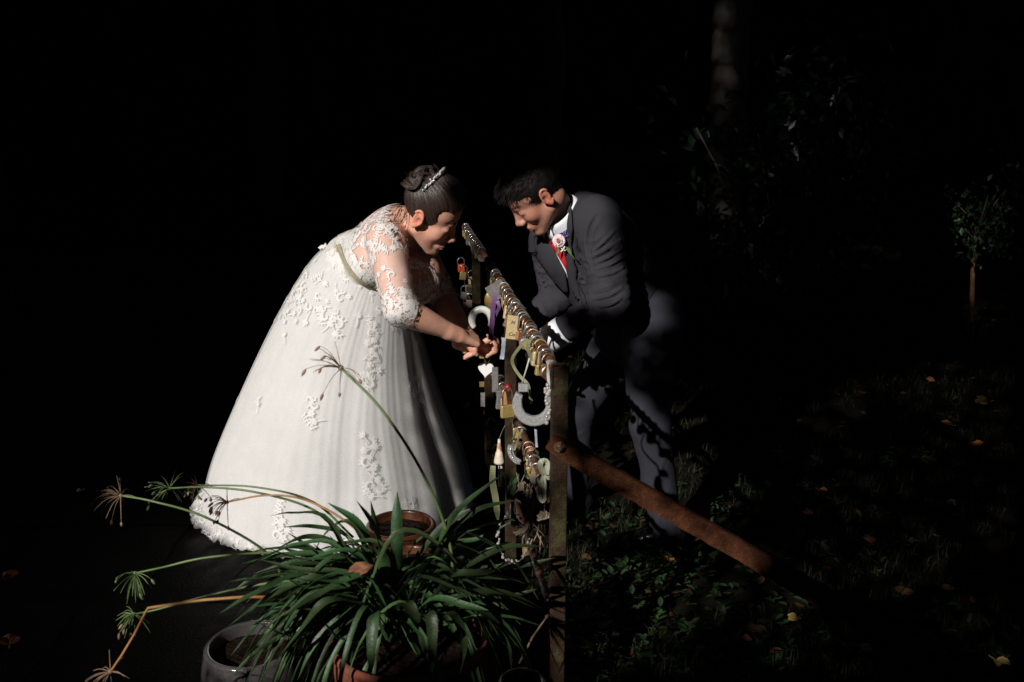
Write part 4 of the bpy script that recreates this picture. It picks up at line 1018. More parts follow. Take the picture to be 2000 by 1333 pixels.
# short hair
f = hairfield(GHC, AG, sG, [((-.014, 0, .042), (.101, .080, .082), .01), ((.03, 0, .072), (.066, .064, .050), .02), ((.068, 0, .088), (.026, .050, .020), .015)],
              [((.112, 0, -.052), (.100, .14, .124), .006), ((-.0, 0, -.125), (.13, .13, .104), .01)], .003)
v, F = f.mesh(1); n = vnormals(v, F); q = (v-GHC) @ AG
v = v+n*(.0016*vnoise(q*np.array([.5, 1, .5]), 120, 3)+.0016*vnoise(q, 55, 4))[:, None]
ghair = obj('hair', v, F, M['dark_hair'], groom, uv=np.stack([q[:, 1]*420, q[:, 0]*60, q[:, 2]*90], 1))
mb = MB(); r7 = np.random.default_rng(17); nn = vnormals(v, F)
for i in r7.choice(len(v), 2600):
    if q[i, 2] < .0 and r7.random() < .6: continue
    d = nrm(AG @ nrm([.9, 0, .05])*.8+nn[i]*.22+r7.normal(0, .12, 3)); L_ = .007+.006*(q[i, 2] > .07)
    if (q[i, 0] > .06): d = nrm(AG @ nrm([.55, 0, -.35])+r7.normal(0, .18, 3)+nn[i]*.3); L_ = .022
    mb.tube([v[i]-nn[i]*.002, v[i]+d*L_*.5, v[i]+d*L_-AG[:, 2]*L_*.12], [.0010, .0008, .0002], 3, cap=False)
mb.build('hair_strand', M['dark_hair'], ghair, uv=np.zeros((len(mb.v), 3)))['kind'] = 'stuff'

# jacket
def sleeve(f, s_, e_, w_, r0, r1, r2): f.cone(s_, e_, r0, r1, .03); f.cone(e_, w_, r1, r2, .02)
jf = Field((-.2, 2.98, .50), (.80, 3.92, 1.42), .0042)
jf.ell(P(1250, 640, 3.52), (.165, .185, .16), None, .03); jf.cone(P(1235, 610, 3.52), gp['waist'], .155, .145, .05)
jf.cone(gp['waist'], gp['chest'], .145, .145, .05)
jf.cone(P(1160, 432, 3.31), P(1082, 462, 3.62), .083, .082, .06)
jf.cone(P(1150, 425, 3.42), P(1108, 405, 3.40), .085, .06, .05)
jf.cone(P(1185, 472, 3.45), P(1212, 560, 3.50), .115, .128, .06)
sleeve(jf, gp['sn']+[.012, 0, 0], gp['en'], gp['wn']*.72+gp['en']*.28, .078, .066, .046)
sleeve(jf, gp['sf'], gp['ef'], gp['wf']*.86+gp['ef']*.14, .074, .062, .044)
# neck opening
ncol = P(1096, 418, 3.345); nax = nrm(GHC+AG @ np.array([-.03, 0, -.03])-ncol); nax = nrm(nax+np.array([-.3, 0, 0]))
jf.cone(ncol+nax*.098, ncol+nax*.17, .085, .085, .006, True)
jv, jF = jf.mesh(2); jn = vnormals(jv, jF)
# cloth folds
def folds(v, n, a, b, R, amp, m, seed, lo=0., hi=1., tw=1.):
    d = b-a; L_ = np.linalg.norm(d); d = d/L_; t = ((v-a) @ d)/L_; rr = v-a-(t*L_)[:, None]*d; rad = np.linalg.norm(rr, axis=1)
    e1 = nrm(np.cross(d, [0, 0, 1.])); e2 = np.cross(d, e1); an = np.arctan2(rr @ e1, rr @ e2)
    w = np.clip((R-rad)/.02, 0, 1)*np.clip((t-lo)/.12, 0, 1)*np.clip((hi-t)/.12, 0, 1)
    ph = t*L_*m+tw*np.sin(an+seed)+1.6*vnoise(np.stack([t*4, np.sin(an)*1.4, np.cos(an)*1.4+seed], 1), 1, seed)
    s_ = np.sin(ph); r_ = 1-2*np.abs(np.sin(ph/2))**.7
    k = .5+.5*vnoise(np.stack([t*3, np.sin(an)*1.2, np.cos(an)*1.2], 1), 1.3, seed+3)
    return v+n*(w*amp*r_*k)[:, None]
jv = folds(jv, jn, gp['sn'], gp['en'], .12, .0038, 120, 3, .12, 1.15, 2.6)
jv = folds(jv, jn, gp['sn'], gp['en'], .12, .0022, 230, 9, .30, 1.15, 3.2)
jv = folds(jv, jn, gp['en'], gp['wn'], .085, .0034, 130, 5, 0, .95, 2.2)
jv = folds(jv, jn, gp['sf'], gp['ef'], .11, .0045, 120, 7, .1, 1.1, 2.4)
jv = folds(jv, jn, gp['ef'], gp['wf'], .08, .0035, 140, 11, 0, 1., 2.)
jv = folds(jv, jn, gp['chest'], gp['pelvis'], .30, .0025, 45, 13, .2, 1.1, 1.8)
jv = jv+jn*(.0016*vnoise(jv, 22, 5))[:, None]
jB0 = bvh_of(jv, jF)
def crease(v, n, line, amp, w):
    pts = np.array(spline([hit(jB0, *p)[0] for p in line], 24)); lo = pts.min(0)-.05; hi = pts.max(0)+.05; m = np.where(((v > lo) & (v < hi)).all(1))[0]
    dd = np.linalg.norm(v[m][:, None]-pts[None], axis=2); j = dd.argmin(1); d = dd.min(1); e = np.sin(np.pi*np.clip((j+.6)/24.2, 0, 1))**.6
    v[m] += n[m]*(amp*e*(np.exp(-(d/w)**2)-.55*np.exp(-((d-w*1.7)/w)**2)))[:, None]; return v
for ln, am, w_ in [([(1166, 424), (1152, 450), (1149, 485), (1158, 520)], -.005, .007), ([(1154, 503), (1180, 490), (1214, 468)], .0055, .006), ([(1157, 516), (1187, 504), (1216, 486)], .005, .005), ([(1163, 527), (1192, 517), (1217, 503)], .0045, .005),
                    ([(1160, 492), (1178, 474), (1200, 452)], .004, .006), ([(1168, 540), (1196, 534), (1218, 522)], .004, .005), ([(1160, 585), (1190, 578), (1216, 562)], .005, .006), ([(1172, 600), (1196, 594), (1214, 582)], .004, .005),
                    ([(1128, 470), (1136, 495), (1150, 520)], -.005, .007), ([(1126, 520), (1138, 548), (1148, 580)], -.004, .006), ([(1040, 505), (1055, 520), (1078, 538)], .004, .005), ([(1040, 545), (1060, 549), (1088, 540)], .005, .005),
                    ([(1044, 556), (1064, 560), (1092, 552)], .004, .004), ([(1040, 520), (1052, 532), (1070, 545)], .003, .005), ([(1120, 600), (1140, 612), (1165, 618)], .004, .006), ([(1110, 625), (1130, 630), (1150, 628)], .003, .005)]:
    jv = crease(jv, jn, ln, am*2.1, w_)
jacket = obj('jacket', jv, jF, M['suit'], groom); jB = bvh_of(jv, jF)
# shirt front, tie, collar
patch('shirt', [(1082, 408), (1092, 392), (1101, 420), (1104, 470), (1112, 530), (1106, 552), (1088, 520), (1074, 480), (1070, 455)], jB, .003, M['shirt'], groom, 5)
patch('tie', [(1076, 458), (1086, 455), (1094, 470), (1104, 492), (1108, 512), (1109, 527), (1099, 510), (1086, 488), (1079, 478)], jB, .012, M['tie'], groom, 4)
patch('tie_knot', [(1074, 455), (1089, 450), (1092, 466), (1082, 476), (1075, 470)], jB, .018, M['tie'], groom, 3, solid=.006)
mb = MB(); cu = nrm(np.cross(nax, [0, 1, 0])); cw = np.cross(nax, cu)
for i in range(41):
    a = 2*math.pi*i/41; rr_ = (cu*math.cos(a)*1.02+cw*math.sin(a)*.95)
    for tt, R_ in ((-.016, .076), (.004, .0735), (.019, .0700), (.020, .0675), (.0, .069)): mb.v.append(ncol+nax*tt+rr_*R_)
mb.f = [(5*i+k, 5*i+k+1, 5*((i+1) % 41)+k+1, 5*((i+1) % 41)+k) for i in range(41) for k in range(4)]
mb.build('shirt_collar', M['shirt'], groom)
mb = MB()
for sd in (1, -1):
    fr0 = nrm(np.array([-.25, 0, -1.])-nax*np.dot(nrm([-.25, 0, -1.]), nax)); sdv = np.cross(nax, fr0)*sd; a0_ = ncol+fr0*.072+nax*.02+sdv*.006; mb.add([a0_, ncol+fr0*.066+sdv*.034+nax*.024, ncol+fr0*.082+sdv*.040-nax*.012, ncol+fr0*.098+sdv*.022-nax*.022], [(0, 1, 2, 3)])
mb.build('collar_wing', M['shirt'], groom, solid=.0015)
patch('lapel', [(1092, 382), (1108, 386), (1119, 402), (1121, 430), (1122, 450), (1119, 478), (1122, 510), (1128, 545), (1140, 590), (1128, 583), (1117, 562), (1108, 528), (1103, 492), (1099, 455), (1099, 415)], jB, .010, M['suit'], groom, 5, solid=.003)
patch('lapel', [(1038, 466), (1046, 462), (1066, 460), (1076, 472), (1090, 500), (1106, 532), (1112, 566), (1108, 574), (1090, 556), (1070, 528), (1054, 506), (1043, 494), (1036, 496)], jB, .010, M['suit'], groom, 5, solid=.003)
mb = MB(); c, n_ = hit(jB, 1127, 578, .004); mb.ball(c, (.008, .008, .008), 8, 5); mb.build('button', M['shoe'], jacket)
patch('front_edge', [(1122, 540), (1128, 545), (1146, 588), (1150, 606), (1143, 604), (1136, 590)], jB, .006, M['suit'], groom, 5, solid=.002)
# cuffs
def cuffmesh(name, w_, e_, r0, r1, a, b, parent):
    d = nrm(w_-e_); mb = MB(); mb.tube([w_+d*a, w_+d*(a+b)/2, w_+d*b], [r0, (r0+r1)/2, r1], 22, cap=False); return mb.build(name, M['shirt'], parent, solid=.003)
cuffmesh('shirt_cuff', gp['wn'], gp['en'], .049, .046, -.050, .018, groom)
cuffmesh('shirt_cuff', gp['wf'], gp['ef'], .037, .036, -.04, .014, groom)
# pocket chain
mb = MB(); pts = [P(1163, 646, 3.18)+np.array([0, 0, -.0012])*i*i*.0+np.array([.0, 0, -.004*i]) for i in range(12)]
for p_ in pts: mb.ball(p_, .0022, 5, 4)
mb.build('watch_chain', M['chrome'], groom)
# buttonhole flower
bo = bpy.data.objects.new('buttonhole', None); SC.collection.objects.link(bo); bo.parent = groom; bo.matrix_parent_inverse = parent_mw(groom).inverted()
c, n_ = hit(jB, 1099, 467, .02); c = c+np.array([0, -.016, 0]); U_ = nrm(np.cross(n_, [1, 0, 0])); W_ = np.cross(n_, U_); n_ = nrm(n_+np.array([0, -.8, .2])); U_ = nrm(np.cross(n_, [1, 0, 0])); W_ = np.cross(n_, U_)
mb = MB()
for ly, (k, R, op) in enumerate([(6, .021, .95), (6, .017, .62), (5, .012, .35)]):
    for j in range(k):
        a = j*6.28/k+ly*.5; d = U_*math.cos(a)+W_*math.sin(a); t = np.cross(n_, d); v = []
        for s_ in (-1, -.5, 0, .5, 1):
            for r_k, hh in ((.1, 0), (.6, .5), (1, .62 if ly == 0 else 1.)):
                v.append(c+(d*r_k*R*(op+.1)*(1-.12*s_*s_)+t*s_*R*.62*(.35+r_k*.65)+n_*hh*R*(1.15-op*.8+.1*s_*s_)))
        mb.add(v, [(3*i+q, 3*i+q+1, 3*i+q+4, 3*i+q+3) for i in range(4) for q in range(2)])
mb.build('petal', M['rose'], bo, solid=.0006)
mb = MB()
for j in range(5):
    a0 = j*1.3; mb.ribbon([c+n_*.013+(U_*math.cos(a0+t)+W_*math.sin(a0+t))*(.003+.0012*j) for t in np.linspace(0, 2, 6)], .004, [U_*math.cos(a0+t)+W_*math.sin(a0+t) for t in np.linspace(0, 2, 6)])
mb.build('rose_centre', M['rosecore'], bo, solid=.0005)
mb = MB(); rr = np.random.default_rng(3)
for _ in range(26): mb.ball(P(1106+rr.normal(0, 3.2), 456+rr.normal(0, 4.5), c[1]-.004+rr.normal(0, .004)), .0024, 5, 4)
mb.build('lavender', M['lavender'], bo)
mb = MB()
for _ in range(10): mb.ball(P(1100+rr.normal(0, 4.5), 487+rr.normal(0, 3.0), c[1]-.002+rr.normal(0, .003)), .0034, 5, 4)
for _ in range(3): mb.ball(P(1086+rr.normal(0, 2), 478+rr.normal(0, 2.), c[1]+rr.normal(0, .003)), .003, 5, 4)
mb.build('filler_flower', M['babybreath'], bo)
mb = MB(); mb.tube([P(1104, 484, c[1]), P(1115, 497, c[1]), P(1126, 510, c[1])], .0025, 6)
v, f_ = leafmesh(rr, P(1106, 482, c[1]), .03, [.6, 0, -.8], [0, -1, .2], .35); mb.add(v, f_); v, f_ = leafmesh(rr, P(1092, 484, c[1]), .025, [-.3, 0, -.9], [0, -1, .2], .4); mb.add(v, f_)
mb.build('flower_stem', M['stalk'], bo)
# trousers
tf = Field((0, 3.0, .02), (.95, 4.0, 1.02), .005)
tf.ell(P(1255, 620, 3.50), (.150, .165, .17), None, .03)
for i, (h0, k0, a0) in enumerate(legs):
    tf.cone(h0+[.01, 0, 0], k0, .106, .069, .04); tf.cone(k0, a0+np.array([0, 0, -.0]), .069, .057, .03)
tv_, tF_ = tf.mesh(2); tn = vnormals(tv_, tF_)
for h0, k0, a0 in legs:
    tv_ = folds(tv_, tn, k0, a0, .13, .006, 40, 5, .1, 1.1, 2.4); tv_ = folds(tv_, tn, h0, k0, .16, .006, 30, 8, 0, 1, 2.6)
    dk = nrm(a0-h0); cr = np.exp(-((np.abs((tv_-k0)[:, 1]+.05))/.012)**2)*.0
keep = tv_[:, 2] > .075; tv_, tF_ = compact(tv_, tF_[keep[tF_].all(1)])
obj('trousers', tv_, tF_, M['trouser'], groom)
for h0, k0, a0 in legs:                                              # shoes
    f = Field((a0[0]-.28, a0[1]-.12, 0), (a0[0]+.16, a0[1]+.12, .2), .004); b0 = np.array([a0[0], a0[1], 0])
    f.cone(b0+[.035, 0, .045], b0+[-.05, 0, .05], .042, .044, .03); f.cone(b0+[-.03, 0, .045], b0+[-.20, -.01, .032], .044, .031, .03); f.cone(b0+[.02, 0, .05], b0+[.01, 0, .12], .04, .045, .02)
    v, F = f.mesh(1); v[:, 2] = np.maximum(v[:, 2], .012); sh_ = obj('shoe', v, F, M['shoe'], groom)
    mb = MB(); mb.box(b0+[.035, 0, .008], (.036, .034, .012), bev=.008); mb.build('heel', M['shoe'], sh_)
mb = MB(); b0 = np.array([legs[0][2][0], legs[0][2][1], 0]); mb.box(b0+[-.02, -.049, .016], (.014, .002, .002)); mb.build('shoe_glint', M['shirt'], groom)  # white sliver added on the shoe as a painted reflection

# ------------------------------------------------------------------ lock fence
fd = nrm(RF-RN); fside = np.array([fd[1], -fd[0], 0]); FM = np.stack([fside, fd*[1, 1, 0], [0, 0, 1]], 1)      # x across, y along
fence = thing('lock_fence', (RN[0], RN[1], 0), 'rusty iron fence hung with love locks, running back between the bride and groom', 'fence')
LZ, BZ = .63, .33
ends = [(2.34, 1.0)]
for px, ztop in ((995, 0), (952, 0), (928, 0), (905, 0)):
    ends.append((railpx(px, .9)[1], 1.))
for i, (Y, _) in enumerate(ends):
    c = rail(Y, 0); mb = MB(); hz = (RZ-.012+.0)/2
    if i == 0: mb.box((c[0]+.013, c[1], RZ/2), (.0195, .0195, RZ/2+.004), FM, .003)
    else: mb.box((c[0]+.004, c[1]+.0, (RZ-.03)/2), (.019, .012, (RZ-.03)/2), FM, .003)
    o = mb.build('fence_post', M['post'], fence, smooth=False)
for z, r_k in ((RZ, .0125), (LZ, .0105), (BZ, .0105)):
    mb = MB(); pts = [rail(Y, z)+np.array([0, 0, .003*math.sin(Y*5)]) for Y in np.linspace(2.34+.012, RF[1], 26)]
    mb.tube(pts, r_k, 12); mb.build('fence_rail', M['rustdark'], fence)
pA, pB = P(1086, 872, 2.30), P(1900, 1338, 2.26); mb = MB()
d = nrm(pB-pA); nrmal = nrm(np.cross(d, [0, 1, 0])); nrmal = nrmal if nrmal[2] > 0 else -nrmal; L_ = np.linalg.norm(pB-pA); n = 90; rr = np.random.default_rng(8)
v = []; w0 = .0245
for i in range(n+1):
    t = i/n; c = pA-d*.02+(pB-pA+d*.3)*t; up = w0+rr.normal(0, .0004); dn = w0-.001+.0022*vnoise(np.array([[t*30, 0, 0]]), 1, 3)[0]+rr.normal(0, .0009)
    if t < .03: up *= .75+t*8; dn *= .75+t*8
    v += [c+nrmal*up+[0, -.004, 0], c-nrmal*dn+[0, -.004, 0], c-nrmal*dn+[0, .004, 0], c+nrmal*up+[0, .004, 0], c+nrmal*up+[0, .024, 0], c+nrmal*(up-.006)+[0, .024, 0]]
ff = [(6*i+a, 6*i+6+a, 6*i+6+b, 6*i+b) for i in range(n) for a, b in ((0, 1), (1, 2), (2, 3), (3, 4), (4, 5), (5, 0))]
mb.add(v, ff); br = mb.build('brace', M['rust'], fence, smooth=False)
mb = MB(); bc_ = P(1093, 873, 2.292)
hx = [(math.cos(math.radians(60*k+10))*.0105, math.sin(math.radians(60*k+10))*.0105) for k in range(6)]
mb.add([bc_+np.array([x, -.009, y]) for x, y in hx]+[bc_+np.array([x, .003, y]) for x, y in hx], [tuple(range(6))]+[(i, (i+1) % 6, 6+(i+1) % 6, 6+i) for i in range(6)])
mb.tube([bc_+[0, -.014, 0], bc_+[0, 0, 0]], .0055, 10); mb.tube([bc_+[0, -.001, 0], bc_+[0, .003, 0]], .0145, 16); mb.build('bolt', M['bronze'], br, smooth=False)

# ------------------------------------------------------------------ padlocks
protos = {}
def lockmesh(kind, w, h, sh, wire, shape):
    key = (kind, w, h, sh, wire, shape)
    if key in protos: return protos[key]
    sk = MB(); R = w*.34 if shape != 'long' else w*.36; R = max(R, .0165)
    pts = [(-R, 0, -sh-.004)]+[(-R*math.cos(a), 0, -R+R*math.sin(a)) for a in np.linspace(0, math.pi, 13)]+[(R, 0, -sh-.004)]
    sk.tube(pts, wire, 8)
    sk.v = [(x, y, z+wire) for x, y, z in sk.v]
    bm = MB()
    if shape == 'heart':
        n = 28; o_ = []
        for i in range(n):
            t = 2*math.pi*i/n; o_.append((16*math.sin(t)**3/17*w/2, (13*math.cos(t)-5*math.cos(2*t)-2*math.cos(3*t)-math.cos(4*t))/17*h/2))
        cz = -sh-h*.36
        for y, s_ in ((-.007, .86), (-.0045, 1), (.0045, 1), (.007, .86)): bm.v += [(x*s_, y, z*s_+cz) for x, z in o_]
        for k in range(3): bm.f += [(k*n+i, k*n+(i+1) % n, (k+1)*n+(i+1) % n, (k+1)*n+i) for i in range(n)]
        bm.f += [tuple(range(n))[::-1], tuple(3*n+i for i in range(n))]
    elif shape == 'round':
        cz = -sh-h/2; n = 24
        for y, s_ in ((-.008, .85), (-.006, 1), (.006, 1), (.008, .85)): bm.v += [(math.cos(6.283*i/n)*w/2*s_, y, math.sin(6.283*i/n)*h/2*s_+cz) for i in range(n)]
        for k in range(3): bm.f += [(k*n+i, k*n+(i+1) % n, (k+1)*n+(i+1) % n, (k+1)*n+i) for i in range(n)]
        bm.f += [tuple(range(n))[::-1], tuple(3*n+i for i in range(n))]
    else: bm.box((0, 0, -sh-h/2), (w/2, .0075, h/2), bev=.003)
    protos[key] = (sk, bm, {}, {}); return protos[key]
lockn = [0]
def padlock(pos, col, w=.034, h=.036, sh=.034, wire=.0027, shape='box', steel='steel', label='', group='padlocks on the fence', rot=None, tilt=0.):
    sk, bm, c1, c2 = lockmesh(0, w, h, sh, wire, shape)
    t = thing('padlock', pos, label, 'padlock', group)
    t.rotation_euler = (rnd.uniform(-.06, .06), tilt+rnd.uniform(-.10, .10), (0 if rot is None else rot)+math.atan2(fd[0], fd[1])*-1+rnd.uniform(-.3, .3))
    for mb_, cache, nm, mt in ((sk, c1, 'shackle', steel), (bm, c2, 'lock_body', col)):
        if mt not in cache:
            o = mb_.build(nm, M[mt], smooth=True); cache[mt] = o.data
            m_ = o
            if nm == 'lock_body': o.data.polygons.foreach_set('use_smooth', np.zeros(len(o.data.polygons), dtype=bool))
        else: m_ = bpy.data.objects.new(nm, cache[mt]); SC.collection.objects.link(m_)
        m_.parent = t
    return t
CN = {'brass': 'brass', 'palebrass': 'pale worn brass', 'redlock': 'dark red', 'purplelock': 'dark purple', 'pinklock': 'dusty pink', 'steel': 'steel grey', 'orange': 'orange', 'whitewood': 'white', 'bronze': 'rusty bronze'}
ORD = ['first', 'second', 'third', 'fourth', 'fifth', 'sixth', 'seventh', 'eighth', 'ninth', 'tenth', 'eleventh', 'twelfth', 'thirteenth', 'fourteenth', 'fifteenth', 'sixteenth', 'seventeenth', 'eighteenth', 'nineteenth', 'twentieth', 'twenty-first', 'twenty-second', 'twenty-third', 'twenty-fourth', 'twenty-fifth', 'twenty-sixth']
SN = {'box': '', 'heart': 'heart shaped ', 'round': 'round ', 'long': 'tall '}
def railz(Y): return RZ+.003*math.sin(Y*5)
# near stretch of the top rail, from the post at px 1080 back to the second post: (px on the rail, colour, shape, body w, h, shackle length, shackle colour)
near = [(1068, 'redlock', 'heart', .040, .036, .052, 'chrome'), (1057, 'palebrass', 'box', .034, .040, .030, 'brass'), (1049, 'purplelock', 'round', .032, .032, .050, 'chrome'), (1041, 'steel', 'round', .032, .034, .034, 'steel'),
        (1034, 'pinklock', 'box', .026, .034, .026, 'bronze'), (1027, 'redlock', 'box', .024, .034, .044, 'steel'), (1020, 'steel', 'long', .024, .050, .026, 'chrome'), (1014, 'redlock', 'round', .028, .030, .052, 'chrome'),
        (1009, 'steel', 'long', .022, .046, .030, 'chrome'), (1004, 'brass', 'box', .030, .050, .036, 'bronze'), (999, 'palebrass', 'box', .030, .044, .036, 'chrome')]
r11 = random.Random(4)
for px in (1074, 1063, 1053, 1045, 1037.5, 1030.5, 1023.5, 1017, 1011.5, 1006.5):
    near.append((px, r11.choice(['brass', 'bronze', 'bronze', 'redlock', 'steel', 'purplelock']), r11.choice(['box', 'box', 'round', 'long']), r11.uniform(.024, .034), r11.uniform(.026, .040), round(r11.uniform(.024, .05), 3), r11.choice(['bronze', 'steel', 'bronze', 'chrome'])))
near.sort(key=lambda e: -e[0])
for i, (px, c, s_, w, h, sh, st) in enumerate(near):
    p_ = railpx(px, RZ); p_[2] = railz(p_[1])+.0125
    padlock(p_, c, w, h, sh, .0028, s_, st, f'{CN[c]} {SN[s_]}padlock, {ORD[i]} from the near post on the top rail', 'padlocks near the front post', tilt=r11.uniform(-.05, .42), rot=r11.uniform(-.3, .5))
farL = [(992, 'bronze', 'box', .03, .03), (988, 'palebrass', 'long', .028, .05), (984, 'brass', 'long', .028, .05), (980.5, 'palebrass', 'box', .028, .04), (977.5, 'bronze', 'box', .028, .04), (971, 'brass', 'box', .03, .04),
        (967.5, 'steel', 'box', .03, .04), (964, 'brass', 'long', .03, .05), (961, 'steel', 'box', .03, .04), (958, 'palebrass', 'long', .03, .055)]
for i, (px, c, s_, w, h) in enumerate(farL):
    p_ = railpx(px, RZ); p_[2] = railz(p_[1])+.0125
    padlock(p_, c, w, h, .034, .0028, s_, ['chrome', 'bronze', 'steel'][i % 3], f'{CN[c]} {SN[s_]}padlock, {ORD[i]} beyond the second post on the top rail', 'padlocks behind the second post')
cl_ = ['steel', 'orange', 'palebrass', 'steel', 'bronze', 'brass', 'pinklock', 'steel', 'brass', 'palebrass', 'brass', 'steel', 'brass', 'palebrass', 'brass']
for i in range(11):
    px = 941-i*3.1; p_ = railpx(px, RZ); p_[2] = railz(p_[1])+.0125; c = cl_[i]
    padlock(p_, c, .026+.003*(i % 4), .028+.004*(i % 3), .030, .003, 'heart' if c == 'orange' else ('round' if i == 6 else 'box'), 'chrome', f'{CN[c]} padlock, {ORD[i]} along the far stretch beside the bride\'s face', 'padlocks on the far stretch')
# lower rails
low = [(1043, LZ, 'brass', 'box', .042, .036, .030, 'brass padlock on the lower rail under the silver horseshoe'), (1058, LZ, 'palebrass', 'box', .034, .040, .030, 'pale padlock beside the cream bow on the lower rail'),
       (1032, LZ, 'palebrass', 'round', .024, .024, .036, 'small round yellow padlock between the bow and the brass lock'), (989, LZ, 'palebrass', 'box', .042, .044, .026, 'pale square padlock beside the second post under the bride\'s hands'),
       (983, LZ, 'steel', 'long', .036, .070, .026, 'long silver padlock under the bride\'s hands'), (977, LZ, 'steel', 'box', .03, .05, .026, 'narrow steel padlock right of the white heart'), (972, LZ, 'palebrass', 'box', .026, .034, .026, 'small worn padlock partly behind the white heart'),
       (958, BZ+.02, 'brass', 'box', .040, .046, .04, 'brass padlock hanging alone low between the second and third posts')]
for px, z, c, s_, w, h, sh, lb in low:
    p_ = railpx(px, z); p_[2] = z+.0105; padlock(p_, c, w, h, sh, .003, s_, 'chrome' if c != 'palebrass' else 'bronze', lb, 'padlocks on the lower rails')
p_ = P(991, 806, 2.93); padlock(p_+[0, 0, .075], 'brass', .044, .040, .050, .003, 'box', 'bronze', 'long shackled brass padlock against the second post left of the silver horseshoe', 'padlocks on the lower rails')
for i, px in enumerate((921, 916, 911, 905, 930)):
    p_ = railpx(px, LZ); p_[2] = LZ+.0105
    padlock(p_, ['brass', 'palebrass', 'steel', 'brass', 'bronze'][i], .034, .045, .030, .003, 'box', 'chrome', ['brass padlock hanging low beneath the bride\'s chin', 'pale padlock in the low cluster under the far locks', 'steel padlock in the low far cluster', 'brass padlock farthest left in the low far cluster', 'small rusty padlock hanging alone by the bride\'s far sleeve'][i], 'padlocks in the low far cluster')
for i, (px, py) in enumerate([(906, 520), (914, 545), (900, 505), (917, 575), (908, 560), (920, 530)]):
    p_ = P(px, py, 4.45+.05*i); padlock(p_, ['brass', 'palebrass', 'orange', 'pinklock', 'steel', 'palebrass'][i], .03, .036, .028, .003, 'box', 'chrome', ['brass padlock in the chain of locks left of the third post', 'pale padlock in the dangling chain of locks', 'small orange padlock at the top of the dangling chain', 'pink padlock at the bottom of the dangling chain', 'steel padlock in the middle of the dangling chain', 'worn padlock right of the dangling chain'][i], 'dangling chain of padlocks')
p_ = rail(railpx(957, .7)[1], 0)
extra = [(1012, LZ, 'brass', 'box', .036, .034, .030, 'brass padlock on the lower rail just right of the second post'), (1020, LZ, 'bronze', 'box', .030, .034, .045, 'rusty padlock hanging long on the lower rail'), (1050, LZ, 'steel', 'round', .028, .028, .03, 'round steel padlock on the lower rail behind the cream bow'),
         (1036, LZ, 'palebrass', 'long', .022, .044, .04, 'tall worn padlock on the lower rail beneath the silver horseshoe'), (966, LZ, 'bronze', 'box', .034, .04, .04, 'rusty padlock behind the white heart'), (948, LZ, 'brass', 'box', .034, .04, .035, 'brass padlock on the lower rail beyond the third post'),
         (940, LZ, 'palebrass', 'box', .034, .036, .03, 'pale padlock on the lower rail behind the bride\'s wrists'), (1030, BZ, 'brass', 'box', .034, .036, .03, 'brass padlock low on the bottom rail inside the twigs'), (972, BZ, 'bronze', 'box', .034, .04, .03, 'rusty padlock on the bottom rail left of the second post'),
         (1008, BZ, 'steel', 'box', .032, .036, .04, 'steel padlock on the bottom rail right of the second post'), (934, BZ, 'bronze', 'box', .034, .04, .03, 'farthest rusty padlock on the bottom rail')]
for px, z, c, s_, w, h, sh, lb in extra:
    p_ = railpx(px, z); p_[2] = z+.0105; padlock(p_, c, w, h, sh, .003, s_, 'steel' if c != 'palebrass' else 'bronze', lb, 'padlocks on the lower rails', tilt=rnd.uniform(-.1, .3))
# wooden name tag with hand-written letters
tp_ = P(1000, 640, 2.86); t = thing('name_tag', tp_, 'pale wooden tag with hand-lettered initials hanging below the second post top', 'tag')
mb = MB(); mb.box(tp_, (.0165, .003, .036), np.array([[math.cos(.12), 0, math.sin(.12)], [0, 1, 0], [-math.sin(.12), 0, math.cos(.12)]]), .002); mb.build('tag_plate', M['palebrass'], t, smooth=False)
def text(s_, size, c, mt, parent, rotz=0., tilt=0.):
    cu = bpy.data.curves.new('lettering', 'FONT'); cu.body = s_; cu.size = size; cu.extrude = .0004; cu.align_x = 'CENTER'; cu.align_y = 'CENTER'; cu.shear = .3
    o = bpy.data.objects.new('lettering', cu); SC.collection.objects.link(o); o.location = c; o.rotation_euler = (math.pi/2, tilt, rotz)
    bpy.context.view_layer.update(); me = bpy.data.meshes.new_from_object(o.evaluated_get(bpy.context.evaluated_depsgraph_get())); mw = o.matrix_world.copy()
    bpy.data.objects.remove(o); me.transform(mw); me.materials.clear(); me.materials.append(M[mt])
    q = bpy.data.objects.new('lettering', me); SC.collection.objects.link(q); q.parent = parent; q.matrix_parent_inverse = parent_mw(parent).inverted(); return q
text('H', .015, tp_+np.array([.002, -.0042, .016]), 'ink', t, tilt=.12); text('Co', .015, tp_+np.array([-.002, -.0042, -.020]), 'ink', t, tilt=.12)
mb = MB(); mb.tube([tp_+[0, 0, .034], tp_+[-.004, 0, .05], tp_+[.0, 0.01, .062]], .001, 5); mb.build('hanging_wire', M['steel'], t)
